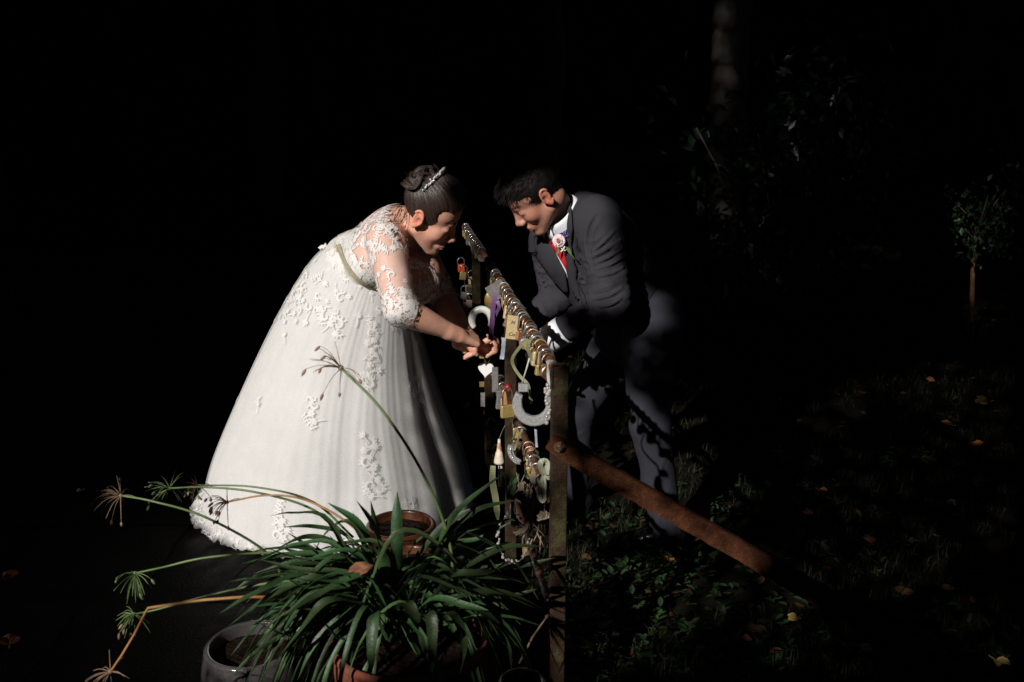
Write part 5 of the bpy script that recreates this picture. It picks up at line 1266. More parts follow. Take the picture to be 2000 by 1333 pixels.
# brushed plate
def plate(name, c, hw, hh, rot, mt, label, cat, t_=.0015, yaw=0.):
    R = np.array([[math.cos(rot), 0, -math.sin(rot)], [0, 1, 0], [math.sin(rot), 0, math.cos(rot)]]); mb = MB(); mb.box(c, (hw, t_, hh), R, .001)
    o = mb.build(name, M[mt], smooth=False); tag(o, label, cat); return o
plate('metal_plate', P(971, 568, 3.36), .032, .029, .55, 'steel', 'square brushed metal plate tilted on the top rail', 'plate', .0025)
plate('metal_plate', P(967, 742, 3.40), .011, .046, 0, 'steel', 'narrow grey metal plate hanging right of the white heart', 'plate', .002)
plate('metal_plate', P(941, 751, 3.5), .009, .010, 0, 'brass', 'small brass disc tag below the white heart', 'tag', .002)
plate('metal_plate', P(943, 781, 3.5), .008, .027, 0, 'silver', 'slim glittering tag hanging under the small brass tag', 'tag', .002)
mb = MB(); mb.ball(P(958, 588, 3.4), (.022, .006, .035), 14, 8); o = mb.build('disc_tag', M['brass']); tag(o, 'tarnished oval disc hanging behind the tilted metal plate', 'tag')
mb = MB(); mb.ball(P(992, 757, 3.02), .013, 14, 10); mb.ball(P(995, 761, 3.0), .009, 10, 8); o = mb.build('red_bead', M['redlock']); tag(o, 'glossy dark red bead beside the second post', 'bead')
mb = MB(); 
for q in range(3): mb.tube(spline([P(983+q*2, 765, 3.04), P(986+q*2, 800, 3.03), P(991+q*2, 812, 3.03)], 8), [.002, .0045, .006, .006, .006, .005, .004, .002], 8)
o = mb.build('wooden_charm', M['drystalk']); tag(o, 'curved orange wooden charm hanging left of the second post', 'charm')
# hearts and horseshoes
def extr(name, poly, c, depth, mt, rot=0., bev=.8, parent=None):
    n = len(poly); R = lambda x, z: (x*math.cos(rot)-z*math.sin(rot), x*math.sin(rot)+z*math.cos(rot)); mb = MB(); cx = np.mean([p[0] for p in poly]); cz = np.mean([p[1] for p in poly])
    for y, s_ in ((-depth, .95), (-depth*.5, 1), (depth*.5, 1), (depth, .95)):
        for x, z in poly: X, Z = R(cx+(x-cx)*s_, cz+(z-cz)*s_); mb.v.append((c[0]+X, c[1]+y, c[2]+Z))
    for k in range(3): mb.f += [(k*n+i, k*n+(i+1) % n, (k+1)*n+(i+1) % n, (k+1)*n+i) for i in range(n)]
    mb.f += [tuple(range(n))[::-1], tuple(3*n+i for i in range(n))]; return mb.build(name, M[mt], parent, smooth=False)
hp = [(16*math.sin(2*math.pi*i/40)**3/17*.030, (13*math.cos(2*math.pi*i/40)-5*math.cos(4*math.pi*i/40)-2*math.cos(6*math.pi*i/40)-math.cos(8*math.pi*i/40))/17*.033) for i in range(40)]
hc = P(949, 722, 3.44); t = thing('heart_tag', hc, 'flat white painted wooden heart hanging below the bride\'s hands', 'heart')
extr('wooden_heart', hp, hc, .0035, 'whitewood', -.1, parent=t); mb = MB(); mb.tube(spline([hc+[.008, 0, .024], hc+[.02, 0, .05], hc+[.024, .02, .075]], 6), .001, 5); mb.build('string', M['string'], t)
def shoe_u(name, c, R, r, wd, depth, a0, a1, mt, tilt=0., parent=None, sx=.85):
    n = 44; mb = MB()
    for i in range(n+1):
        a = a0+(a1-a0)*i/n; ends_ = max(0, abs(2*i/n-1)-.7)/.3; R_ = R*(1-.0*ends_); w = wd*(1-.25*ends_)
        x, z = math.cos(a)*R_*sx, math.sin(a)*R_; ux, uz = math.cos(a), math.sin(a)
        prof = [(-w, -depth*.7), (-w*.8, -depth), (w*.8, -depth), (w, -depth*.7), (w, depth), (-w, depth)] if name != 'round' else [(w*math.cos(q), depth*math.sin(q)) for q in np.linspace(0, 6.283, 9)[:-1]]
        for q, y in prof:
            X, Z = x+ux*q, z+uz*q; X, Z = X*math.cos(tilt)-Z*math.sin(tilt), X*math.sin(tilt)+Z*math.cos(tilt); mb.v.append((c[0]+X, c[1]+y, c[2]+Z))
    k = len(prof); mb.f = [(i*k+j, i*k+(j+1) % k, (i+1)*k+(j+1) % k, (i+1)*k+j) for i in range(n) for j in range(k)]+[tuple(range(k))[::-1], tuple(n*k+j for j in range(k))]
    return mb.build('horseshoe_arch', M[mt], parent, smooth=(name == 'round'))
hs = P(1042, 788, 2.42); t = thing('horseshoe', hs, 'large silver glitter horseshoe hanging points up beside the near post', 'horseshoe')
shoe_u('flat', hs+[.002, 0, .000], .0475, .04, .0125, .0075, math.radians(-212), math.radians(32), 'silver', 0, t, .92)
mb = MB(); mb.box(P(1022, 757, 2.415), (.0125, .0085, .010), bev=.002); mb.build('end_tab', M['silver'], t, smooth=False)
mb = MB(); mb.box(P(1073, 765, 2.415), (.0105, .0085, .010), bev=.002); mb.build('end_tab', M['silver'], t, smooth=False)
mb = MB(); mb.tube([P(1020, 748, 2.415), P(1028, 722, 2.41), P(1034, 700, 2.40)], .002, 6); mb.build('string', M['string'], t)
wh = P(941, 626, 3.30); t = thing('horseshoe', wh, 'white glazed horseshoe hanging upside down above the bride\'s hands', 'horseshoe')
shoe_u('round', wh, .038, .03, .0125, .0095, math.radians(-42), math.radians(214), 'whitegloss', .12, t, .88)
mb = MB(); mb.tube([wh+[.028, 0, .03], wh+[.04, .01, .06], P(968, 588, 3.30)], .0015, 5); mb.build('string', M['string'], t)
gs = P(995, 884, 2.86)
t = thing('horseshoe', gs, 'small clear studded horseshoe half hidden by the second post, low down', 'horseshoe')
shoe_u('flat', gs+[.040, 0, .012], .044, .04, .009, .004, math.radians(165), math.radians(262), 'silver', 0, t)
mb = MB()
for a in np.linspace(180, 255, 9): mb.ball(gs+[.040+.044*.85*math.cos(math.radians(a)), -.007, .012+.044*math.sin(math.radians(a))], .0035, 6, 4)
mb.build('stud', M['crystal'], t)
# ribbons and strings
def ribbon(name, pts, w, mt, label, nor=(0, -1, .1), th_=.0008, wl=None):
    mb = MB(); p3 = spline([P(*p) for p in pts], 26); a = [np.array(nor)+np.array([.5*math.sin(i*.13), 0, 0]) for i in range(26)]
    mb.ribbon(p3, [w*(1+.06*math.sin(i*.9)) for i in range(26)] if wl is None else wl, a); o = mb.build(name, M[mt], smooth=False, solid=th_); tag(o, label, 'ribbon'); return o
ribbon('ribbon', [(968, 575, 3.28), (963, 600, 3.26), (961, 630, 3.24), (958, 664, 3.24)], .0085, 'purple', 'purple ribbon hanging from the top rail down to the joined hands')
ribbon('ribbon', [(971, 588, 3.27), (975, 600, 3.26), (969, 612, 3.26), (965, 622, 3.26)], .006, 'purple', 'short loop of purple ribbon beside the long one')
ribbon('ribbon', [(984, 660, 3.0), (983, 680, 3.0), (980, 702, 3.0)], .0065, 'blueribbon', 'pale blue ribbon end left of the second post')
ribbon('ribbon', [(1029, 662, 2.50), (1014, 680, 2.5), (1001, 700, 2.5), (1004, 718, 2.5), (1018, 738, 2.48), (1031, 752, 2.47), (1036, 775, 2.47), (1038, 790, 2.47)], .0042, 'greenribbon', 'long olive ribbon looping down through the silver horseshoe')
ribbon('ribbon', [(1033, 664, 2.48), (1031, 680, 2.47), (1036, 696, 2.47), (1038, 706, 2.47)], .005, 'greenribbon', 'short olive ribbon end knotted on the top rail')
ribbon('ribbon', [(1012, 590, 3.3), (1014, 597, 3.3), (1013, 604, 3.3)], .006, 'greenribbon', 'tiny yellow green ribbon tuft on the far side of the top rail')
ribbon('ribbon', [(1020, 838, 2.6), (1012, 858, 2.6), (1004, 880, 2.6)], .003, 'greenribbon', 'thin olive ribbon hanging below the left side of the silver horseshoe')
ribbon('ribbon', [(1046, 838, 2.45), (1047, 855, 2.45), (1048, 874, 2.45)], .003, 'blueribbon', 'thin pale ribbon below the bottom of the silver horseshoe')
bw = thing('ribbon_bow', P(1062, 930, 2.38), 'cream green satin bow with trailing ends beside the near post', 'bow')
def rb(pts, w, nm='ribbon_tail'): mb = MB(); mb.ribbon(spline([P(*p) for p in pts], 14), w, (0, -1, .1)); mb.build(nm, M['creamribbon'], bw, smooth=False, solid=.0008)
rb([(1064, 928, 2.38), (1056, 914, 2.37), (1057, 902, 2.36), (1068, 903, 2.37), (1067, 928, 2.38)], .007, 'bow_loop'); rb([(1062, 930, 2.38), (1072, 935, 2.38), (1074, 930, 2.39)], .004, 'bow_loop')
rb([(1062, 930, 2.38), (1054, 946, 2.37), (1053, 965, 2.37), (1058, 980, 2.37), (1064, 975, 2.37), (1062, 958, 2.37), (1057, 940, 2.37)], .0045); rb([(1062, 930, 2.38), (1064, 950, 2.37), (1062, 966, 2.37)], .004)
sb_ = thing('string_loops', P(1072, 720, 2.33), 'white strings and clear bead drop tied at the near end of the rail', 'string')
mb = MB()
for q in range(4): mb.tube(spline([P(1083-q*2, 706+q, 2.30), P(1074-q*2, 706, 2.30), P(1069+q, 725, 2.30), P(1070+q*1.5, 750+q*3, 2.31)], 12), .0016, 5)
mb.build('white_string', M['string'], sb_)
mb = MB()
for i in range(13): mb.ball(P(1070+4*math.sin(i), 752+i*6.2, 2.34), .0042+.0015*(i % 3 == 0), 7, 5)
for k in range(5): mb.ball(P(1069+5*math.cos(k*1.25), 763+5*math.sin(k*1.25), 2.34), .0045, 7, 5)
mb.build('bead', M['crystal'], sb_)
# bell chime
bt = P(975, 858, 3.02); t = thing('bell_chime', bt, 'weathered white bell chime with thin rods hanging left of the second post', 'chime')
mb = MB(); mb.lathe([(.0, .0), (.004, 0), (.006, -.02), (.009, -.042), (.011, -.044), (.014, -.058), (.0175, -.075), (.018, -.081), (.013, -.082)], bt, 18); mb.build('bell', M['bell'], t)
mb = MB()
for x in (-.002, .004, .008): mb.tube([bt+[x, 0, -.08], bt+[x+.001, 0, -.165]], .0012, 5)
mb.tube(spline([P(986, 832, 3.0), P(980, 845, 3.02), bt], 6), .0012, 5); mb.build('rod', M['steel'], t)
ribbon('ribbon', [(963, 910, 2.98), (962, 940, 2.97), (968, 975, 2.97), (973, 1020, 2.97)], .009, 'greenribbon', 'broad olive ribbon hanging beside the bell chime', wl=[.008+.003*math.sin(i*.12) if i < 22 else .008*(26-i)/4 for i in range(26)])
mb = MB(); r8 = np.random.default_rng(9)
for px, py, dx, dy, s_ in [(1014, 925, -.6, -.8, .05), (1006, 940, -.4, -1, .055), (1000, 950, -.3, -1, .045), (1030, 915, -.2, -1, .03)]:
    v, f_ = leafmesh(r8, P(px, py, 2.66), s_, [dx, 0, dy], [.3, -1, .2], .42); mb.add(v, f_)
o = mb.build('dried_leaves', M['weed'], smooth=False, solid=.0006); tag(o, 'dull sage green dried leaves tied under the lower rail', 'leaves')
# twig wreath
wr_ = thing('twig_wreath', P(1020, 990, 2.68), 'woven pale twig heart wreath hanging from the lower rail', 'wreath')
mb = MB()
for k in range(34):
    ph_ = r8.uniform(0, 6.28); pts = []
    for i in range(15):
        a = ph_+i*.30; R = .062+.012*math.sin(3*a+k); pts.append(P(1018, 992, 2.68)+np.array([math.cos(a)*R*.42+.008*math.sin(5*a+k), math.sin(a*2+k)*.012, math.sin(a)*R*1.15+r8.normal(0, .002)]))
    mb.tube(spline(pts, 30), r8.uniform(.0014, .0028), 5)
mb.build('woven_ring', M['twig'], wr_)
mb = MB()
for k in range(26):
    c = P(r8.uniform(1000, 1062), r8.uniform(945, 1060), 2.64); d = nrm([r8.normal(0, .5), r8.normal(0, .2), 1.2*(1 if k % 2 else -1)]); mb.tube([c, c+d*r8.uniform(.03, .08)], [r8.uniform(.0014, .003), .001], 5)
mb.build('loose_twig', M['twig'], wr_)
rc = P(1063, 1010, 2.45); t = thing('wooden_rose', rc, 'pale wood shaving rose hanging left of the near post', 'ornament'); mb = MB()
for ly, (k, R, tl) in enumerate([(9, .019, .1), (8, .015, .5), (6, .010, .9), (4, .005, 1.3)]):
    for j in range(k):
        a = j*6.28/k+ly*.35; d = np.array([math.cos(a)*math.cos(tl), -math.sin(tl)*.8-.1, math.sin(a)*math.cos(tl)]); v, f_ = leafmesh(r8, rc+d*.003, R, d, [0, -1, 0], .75, .5); mb.add(v, f_)
mb.build('petal', M['paletwig'], t, smooth=False, solid=.0008); mb = MB(); mb.tube([rc+[0, .004, 0], rc+[.003, .01, .12]], .001, 4); mb.build('thread', M['string'], t)
t = thing('crystal_garland', P(1000, 1050, 2.72), 'ring of clear crystal beads on wire below the twig wreath', 'garland'); mb = MB(); wr2 = MB(); cpt = []
for i in range(36):
    a = math.radians(60+i*9.4); cpt.append(P(1002+29*math.cos(a)+1.5*math.sin(i*2), 1052-48*math.sin(a)+1.5*math.cos(i*3), 2.72+.02*math.sin(a)))
for i, p_ in enumerate(cpt):
    if i % 9 in (7, ): continue
    mb.ball(p_+r8.normal(0, .0018, 3), r8.uniform(.0028, .0056), 6, 4)
    if r8.random() < .5: mb.ball(p_+r8.normal(0, .006, 3), .003, 6, 4)
mb.build('crystal_bead', M['crystal'], t, smooth=False); wr2.tube(cpt, .0009, 4); wr2.build('wire', M['steel'], t)
mb = MB(); a = railpx(1040, LZ)
for k in range(5): mb.tube(spline([a+[0, 0, .014], a+[-.02+.008*k, -.01, -.02-.006*k], a+[-.022+.01*k, 0, -.05-.01*k]], 10), .0014, 5)
mb.tube([a+[.016*math.cos(t_), .0, .0+.018*math.sin(t_)] for t_ in np.linspace(0, 6.28, 16)], .0016, 5); mb.tube([a+[.019*math.cos(t_), .006, .0+.02*math.sin(t_)] for t_ in np.linspace(0, 6.28, 16)], .0013, 5)
o = mb.build('wire_loops', M['bronze']); tag(o, 'bronze wire loops wound on the lower rail above the brass padlock', 'wire')
mb = MB(); mb.tube(spline([P(925, 688, 3.45), P(938, 680, 3.43), P(950, 676, 3.42)], 6), .0012, 5); o = mb.build('cord_end', M['string']); tag(o, 'short white cord end sticking out of the bride\'s fingers', 'cord')
# ------------------------------------------------------------------ pots and plants
def pot(px, py, Y, R, H, mt, rim, label, name='plant_pot', prof=None, soilz=.02, squash=1.):
    """px, py = centre of the rim"""
    c = P(px, py, Y); z0 = c[2]-H; t = thing(name, (c[0], c[1], z0), label, 'pot'); o = (c[0], c[1], z0)
    pr = prof or [(0, 0), (R*.62, 0), (R*.72, .02), (R*.95, H*.55), (R, H*.85), (R*1.0, H)]
    pr = [(r, z) for r, z in pr]; inner = [(pr[-1][0]-.012, H-.002), (pr[-1][0]-.02, H-.05), (pr[-1][0]-.03, H-.09)]
    mb = MB(); mb.lathe(pr, o, 56); mb.build('pot_wall', M[mt], t)
    mb = MB(); mb.lathe([(pr[-1][0]-.001, H-.022), (pr[-1][0]+.003, H-.014), (pr[-1][0]+.003, H-.004), (pr[-1][0]-.003, H+.003), (pr[-1][0]-.011, H+.001)]+inner, o, 56); mb.build('pot_rim', M[rim], t)
    mb = MB(); n = 16; v = []; 
    for i in range(n):
        for k in range(32): r = (R-.018)*i/(n-1); a = k*6.283/32; v.append((c[0]+r*math.cos(a), c[1]+r*math.sin(a), c[2]-soilz-.006*rnd.random()))
    mb.add(v, [(i*32+k, i*32+(k+1) % 32, (i+1)*32+(k+1) % 32, (i+1)*32+k) for i in range(n-1) for k in range(32)]); mb.build('soil', M['soil'], t, smooth=False)
    return t, c
H1 = .30
pot(492, 1258, 2.42, .128, .26, 'glazegrey', 'glazegrey', 'round glossy grey glazed pot at the lower left of the strappy plant', prof=[(0, 0), (.085, 0), (.10, .015), (.135, .09), (.142, .15), (.138, .20), (.128, .245), (.124, .26)], soilz=.03)
pot(783, 1024, 2.92, .108, .24, 'glazebrown', 'rimglaze', 'dark brown glazed pot of bare soil behind the plant, nearest the dress')
pot(795, 1092, 2.72, .095, .14, 'glazebrown', 'rimglaze', 'low dark pot with amber rim just in front of the brown glazed pot')
ag, ac = pot(800, 1243, 2.12, .185, .33, 'terracotta', 'terracotta', 'terracotta pot of arching strap leaved plant in the foreground', name='potted_lily')
AY = 2.14
ctr = P(800, 1235, AY)
pot(1020, 1330, 2.28, .06, .12, 'glazegrey', 'glazegrey', 'small grey pot beside the foot of the near post', soilz=.02)
def strap(pts, w, mt='leaf', nseg=22, tw=0.):
    p = spline(pts, nseg); mb = MB(); m = nseg; v = []
    for i in range(m):
        t = i/(m-1); tt = nrm(p[min(i+1, m-1)]-p[max(i-1, 0)]); b = np.cross(tt, [0, 0, 1.]); 
        if np.linalg.norm(b) < .15: b = b+np.array([1, 0, 0])*.3
        b = nrm(b); 
        if i and np.dot(b, pb) < 0: b = -b
        if i: b = nrm(b*.5+pb*.5)
        pb = b; nn = np.cross(b, tt); ww = w*(.62+.5*math.sin(math.pi*min(1, t*1.05)**.8))*(1-max(0, (t-.72)/.28)**2.0)+.0004
        ca = math.cos(tw*t); sa_ = math.sin(tw*t); B = b*ca+nn*sa_; N_ = nn*ca-b*sa_
        v += [p[i]-B*ww+N_*ww*.30, p[i]-B*ww*.5+N_*ww*.06, p[i]-N_*ww*.05, p[i]+B*ww*.5+N_*ww*.06, p[i]+B*ww+N_*ww*.30]
    f = [(5*i+k, 5*i+k+1, 5*i+k+6, 5*i+k+5) for i in range(m-1) for k in range(4)]; mb.add(v, f)
    return mb.build('leaf', M[mt], ag)
L = [ # foreground leaves traced where they stand, (px, py, Y)
 ([(745, 1180, 2.2), (730, 1090, 2.18), (700, 1025, 2.18), (640, 982, 2.2)], .012), ([(768, 1180, 2.16), (776, 1090, 2.10), (775, 1020, 2.10), (776, 960, 2.12)], .0125),
 ([(757, 1180, 2.12), (748, 1100, 2.08), (728, 1030, 2.08), (696, 978, 2.10)], .013), ([(770, 1190, 2.2), (752, 1110, 2.16), (738, 1040, 2.16), (724, 978, 2.18)], .0115),
 ([(735, 1180, 2.22), (722, 1090, 2.2), (706, 1040, 2.2), (687, 996, 2.2)], .011), ([(790, 1160, 2.2), (825, 1085, 2.16), (868, 1030, 2.18), (922, 992, 2.2)], .013),
 ([(800, 1170, 2.1), (850, 1080, 2.06), (895, 1000, 2.08), (990, 920, 2.12)], .0125), ([(830, 1160, 2.24), (875, 1060, 2.2), (930, 1000, 2.2), (1015, 976, 2.25)], .012),
 ([(845, 1170, 2.15), (905, 1115, 2.1), (985, 1072, 2.12), (1068, 1068, 2.15)], .011), ([(835, 1190, 2.1), (900, 1140, 2.06), (975, 1128, 2.08), (1045, 1148, 2.1)], .011),
 ([(840, 1210, 2.05), (905, 1165, 2.02), (985, 1160, 2.04), (1064, 1192, 2.08)], .011), ([(860, 1225, 2.08), (930, 1208, 2.04), (1000, 1208, 2.06), (1072, 1228, 2.1)], .011, 'paleleaf'),
 ([(780, 1190, 1.98), (795, 1180, 1.92), (815, 1225, 1.90), (828, 1278, 1.92)], .0125), ([(735, 1200, 2.0), (730, 1200, 1.92), (727, 1260, 1.88), (724, 1322, 1.88)], .0115),
 ([(825, 1200, 2.1), (880, 1130, 2.0), (935, 1120, 2.0), (968, 1115, 2.02)], .010), ([(870, 1075, 2.3), (925, 1035, 2.28), (990, 1018, 2.3), (1010, 1020, 2.3)], .009),
 ([(905, 1110, 2.3), (940, 1080, 2.28), (990, 1062, 2.28), (1000, 1060, 2.3)], .008, 'stalk'), ([(815, 1215, 1.96), (838, 1200, 1.9), (845, 1245, 1.88), (843, 1325, 1.88)], .011),
 ([(845, 1215, 1.98), (880, 1200, 1.92), (905, 1245, 1.9), (898, 1318, 1.92)], .010), ([(870, 1195, 2.1), (930, 1190, 2.02), (985, 1240, 2.02), (1000, 1310, 2.04)], .010),
 ([(700, 1090, 2.3), (670, 1045, 2.28), (610, 1030, 2.28), (553, 1030, 2.3)], .009), ([(720, 1110, 2.3), (660, 1065, 2.26), (600, 1050, 2.26), (540, 1072, 2.28)], .010),
 ([(700, 1110, 2.2), (640, 1085, 2.16), (560, 1085, 2.16), (470, 1102, 2.2)], .010), ([(680, 1110, 2.3), (610, 1075, 2.28), (520, 1074, 2.3), (458, 1092, 2.32)], .0085),
 ([(700, 1140, 2.1), (630, 1105, 2.06), (545, 1110, 2.06), (472, 1133, 2.1)], .0105), ([(700, 1160, 2.05), (620, 1130, 2.0), (530, 1165, 2.0), (443, 1226, 2.05)], .0105),
 ([(700, 1170, 2.0), (620, 1160, 1.95), (550, 1215, 1.95), (472, 1290, 2.0)], .0105), ([(710, 1180, 2.0), (640, 1175, 1.93), (590, 1230, 1.92), (520, 1318, 1.96)], .0105)]
for e in L: strap([P(*p) for p in e[0]], e[1], e[2] if len(e) > 2 else 'leaf', tw=rnd.uniform(-.5, .5))
r9 = np.random.default_rng(42)
for k in range(250):                                                 # the rest of the fan
    left = r9.random() < .72; a = math.radians(r9.uniform(120, 268) if left else r9.uniform(-85, 70)); Ln = r9.uniform(.22, .40)
    b = P(760+r9.normal(0, 34), 1195+r9.normal(0, 22), AY+r9.normal(0, .05)); dy = r9.uniform(-.75, .55); d = nrm(np.array([math.cos(a), dy*.8, 0])); lift = r9.uniform(.02, .15)*(1 if math.sin(a) > -.3 else .55); drop = .02-math.sin(a)*.20+r9.uniform(-.02, .06)
    e = b+d*Ln*.85+[0, 0, -drop]; m1 = b+d*Ln*.28+[0, 0, lift]; m2 = b+d*Ln*.62+[0, 0, lift*.75-drop*.3]
    strap([b-[0, 0, .06], m1, m2, e], r9.uniform(.0055, .0095), 'paleleaf' if r9.random() < .10 else 'leaf', tw=r9.uniform(-.8, .8), nseg=16)
for px, py, s_ in [(690, 1112, .055), (1035, 1190, .03)]:
    mb = MB(); v, f = leafmesh(r9, P(px+40*(s_ > .05), py-8, 2.02), s_*1.1, [-.9, 0, -.25], [.1, -1, .5], .5, .8); mb.add(v, f); v, f = leafmesh(r9, P(px+30*(s_ > .05), py+8, 2.03), s_*.8, [-.7, .1, .1], [.1, -1, .5], .5, -.6); mb.add(v, f)
    if s_ > .05: o = mb.build('fallen_leaf', M['brownleaf'], solid=.0008); tag(o, 'crumpled brown leaf caught among the strap leaves', 'leaf')
def umbel(stem, w, mt, head, R, n, podmt, podn, seed, face=None, droop=.5, tw=.0013, kink=None, podlen=.016):
    r = np.random.default_rng(seed); pts = [P(*p) for p in stem] if kink is None else None
    p = spline(pts, 26) if kink is None else [P(*q) for q in stem]
    mb = MB(); m = len(p); mb.tube(p, [w*(1-.35*i/(m-1)) for i in range(m)], 8); st = mb.build('flower_stem', M[mt], ag)
    c = p[-1]; ax_ = nrm(p[-1]-p[-2]) if face is None else nrm(face); mb = MB(); pods = MB(); mb.ball(c, w*1.6, 7, 5)
    for k in range(n):
        d = nrm(ax_*r.uniform(.15, 1.1)+r.normal(0, .62, 3)); l = R*r.uniform(.65, 1.15); e = c+d*l+np.array([0, 0, -droop*l*.35*r.random()]); q = spline([c, c+d*l*.55+[0, 0, .004], e], 6)
        mb.tube(q, [tw, tw*.8, tw*.7, tw*.65, tw*.6, tw*.5], 5)
        if k < podn:
            dd = nrm(d*.5+np.array([0, 0, -1.*droop-.2])+r.normal(0, .2, 3)); L_ = podlen*r.uniform(.8, 1.3); pods.tube([e, e+dd*L_*.3, e+dd*L_*.7, e+dd*L_], [.0008, .0034, .0030, .0005], 7)
    hd = mb.build('seed_head', M[head], st)
    if podn: pods.build('seed_pod', M[podmt], st)
umbel([(886, 1185, 2.12), (878, 1060, 2.08), (826, 925, 2.06), (745, 800, 2.08), (666, 719, 2.12)], .0042, 'stalk', 'drypale', .072, 22, 'pod', 7, 1, face=[-.85, -.1, .35], tw=.0011)
umbel([(560, 1140, 2.3), (515, 1075, 2.28), (400, 1010, 2.26), (300, 980, 2.26), (236, 968, 2.28)], .0036, 'stalk', 'drypale', .062, 24, 'drypale', 8, 2, face=[-.8, 0, -.05])
umbel([(700, 1065, 2.36), (610, 995, 2.35), (500, 962, 2.35), (400, 952, 2.36), (332, 954, 2.38)], .0034, 'stalk', 'stalk', .062, 26, 'greenpod', 5, 3, face=[-.8, 0, -.05])
umbel([(690, 1050, 2.42), (610, 980, 2.42), (500, 952, 2.42), (385, 948, 2.45)], .0032, 'stalk', 'darkpod', .045, 20, 'greenpod', 4, 4, face=[-.5, 0, -.5])
umbel([(760, 1110, 2.22), (690, 1030, 2.2), (600, 978, 2.2), (520, 968, 2.22), (444, 981, 2.24)], .0030, 'drystalk', 'darkpod', .048, 20, 'darkpod', 11, 5, face=[-.85, -.1, -.05], podlen=.014)
umbel([(620, 1088, 2.22), (520, 1080, 2.2), (400, 1090, 2.18), (320, 1108, 2.18), (264, 1120, 2.2)], .0034, 'stalk', 'stalk', .062, 24, 'greenpod', 5, 6, face=[-.4, 0, -.85])
umbel([(640, 1130, 2.14), (520, 1140, 2.12), (400, 1165, 2.1), (310, 1190, 2.1), (262, 1200, 2.12)], .0030, 'stalk', 'stalk', .05, 22, 'drypale', 5, 7, face=[-.6, 0, -.7])
umbel([(560, 1167, 2.04), (480, 1166, 2.02), (400, 1172, 2.0), (340, 1180, 2.0), (289, 1188, 2.0), (285, 1195, 2.0), (262, 1240, 1.98), (238, 1280, 1.96), (216, 1312, 1.95)], .0036, 'drystalk', 'drypale', .055, 20, 'drypale', 0, 8, face=[-.3, 0, -.8], kink=True)
umbel([(1015, 1295, 2.1), (1040, 1245, 2.08), (1068, 1205, 2.08)], .0028, 'drypale', 'drypale', .01, 3, 'drypale', 0, 9, kink=True)

# ------------------------------------------------------------------ unseen leaf screen added to block the sun, its gap shaped to the lit areas
sunh = SUN_H/np.linalg.norm(SUN_H); Wb = np.array([-4.0, -.5]); Wd = np.array([sunh[1], -sunh[0]]); TE = math.tan(SUN_EL)
def wall_kz(p):                                                      # where the sun's ray to p passes the line of the added leaf screen
    p = np.atleast_2d(p); D = (p[:, :2]-Wb) @ -sunh; k = (p[:, :2]-Wb) @ Wd; return k, p[:, 2]+D*TE
def wall_pt(k, z, d=0.): return np.stack([Wb[0]+k*Wd[0]+d*sunh[0], Wb[1]+k*Wd[1]+d*sunh[1], z], -1)
def hull(pts):
    pts = sorted(set(map(tuple, np.round(pts, 4)))); 
    def half(ps):
        h = []
        for p in ps:
            while len(h) > 1 and (h[-1][0]-h[-2][0])*(p[1]-h[-2][1])-(h[-1][1]-h[-2][1])*(p[0]-h[-2][0]) <= 0: h.pop()
            h.append(p)
        return h
    a = half(pts); b = half(pts[::-1]); return a[:-1]+b[:-1]
def region(pts, grow=.0):
    k, z = wall_kz(np.array(pts)); h = np.array(hull(np.stack([k, z], 1))); c = h.mean(0); d = h-c; return [tuple(q) for q in c+d*(1+grow/np.maximum(np.linalg.norm(d, axis=1), .05))[:, None]]
gown_pts = np.concatenate([V[::8, ::12].reshape(-1, 3)]); 
lit = []                                                             # (polygon, how much foliage covers it)
lo_ = hemv[::20]
VV = np.concatenate([ov, hemv]); y_ = VV[:, 1]*cp+(CAMZ-VV[:, 2])*sp; vx = VV[:, 0]/y_*FPX+1000
def vpart(m): return VV[m & (VV[:, 1] < 3.9)][::17]
lit.append((region(vpart((vx < 806) & (VV[:, 2] < .62)), -.005), 0.)); lit.append((region(vpart((vx < 806) & (VV[:, 2] > .45)), .0), 0.))
lit.append((region(vpart((vx > 780)), -.01), .38))
def pxy(v):
    y_ = v[:, 1]*cp+(CAMZ-v[:, 2])*sp; z_ = -v[:, 1]*sp*-1*-1+0; yy = (v[:, 2]-CAMZ)*cp+v[:, 1]*sp; return v[:, 0]/y_*FPX+1000, 666.5-yy/y_*FPX
def segd(v, a, b): d = b-a; t = np.clip(((v-a) @ d)/(d @ d), 0, 1); return np.linalg.norm(v-a-t[:, None]*d, axis=1)
lit.append((region(bv[(segd(bv, bp['er'], bp['wr']) < .075) & (bv[:, 1] < 3.55)][::5], .012), 0.))
lit.append((region(bv[(np.linalg.norm(bv-P(930, 672, 3.42), axis=1) < .12)][::3], .012), 0.))
lit.append((region(np.concatenate([bv[np.linalg.norm(bv-BHC, axis=1) < .15][::9], hv[::9], [bun+q_ for q_ in np.array([[-.06, 0, 0], [0, 0, .06], [0, -.06, 0], [.05, 0, .03]])]]), .012), 0.))
lit.append((region(np.concatenate([shv[shv[:, 1] < 3.75][::7], bdv[bdv[:, 1] < 3.7][::9]]), .008), 0.))
hq = (gv-GHC) @ AG; lit.append((region(gv[(np.linalg.norm(gv-GHC, axis=1) < .15) & (hq[:, 2] < .060)][::9], .0), 0.))
jx, jy = pxy(jv); lit.append((region(jv[(jy < 600) & (jx < 1202) & (jy > 380) & (jv[:, 1] < 3.7)][::9], .0), 0.))
lit.append((region([P(1020, 610, 3.3), P(1100, 620, 3.2), P(1110, 690, 3.2), P(1020, 720, 3.3)], .0), .0))
lit.append((region([rail(2.34, .70), rail(2.34, 1.05), rail(3.45, 1.05), rail(3.45, .85)], .02), 0.))
lit.append((region([rail(3.45, .9), rail(3.45, 1.05), rail(4.95, .6), rail(4.95, 1.05)], .02), .5))
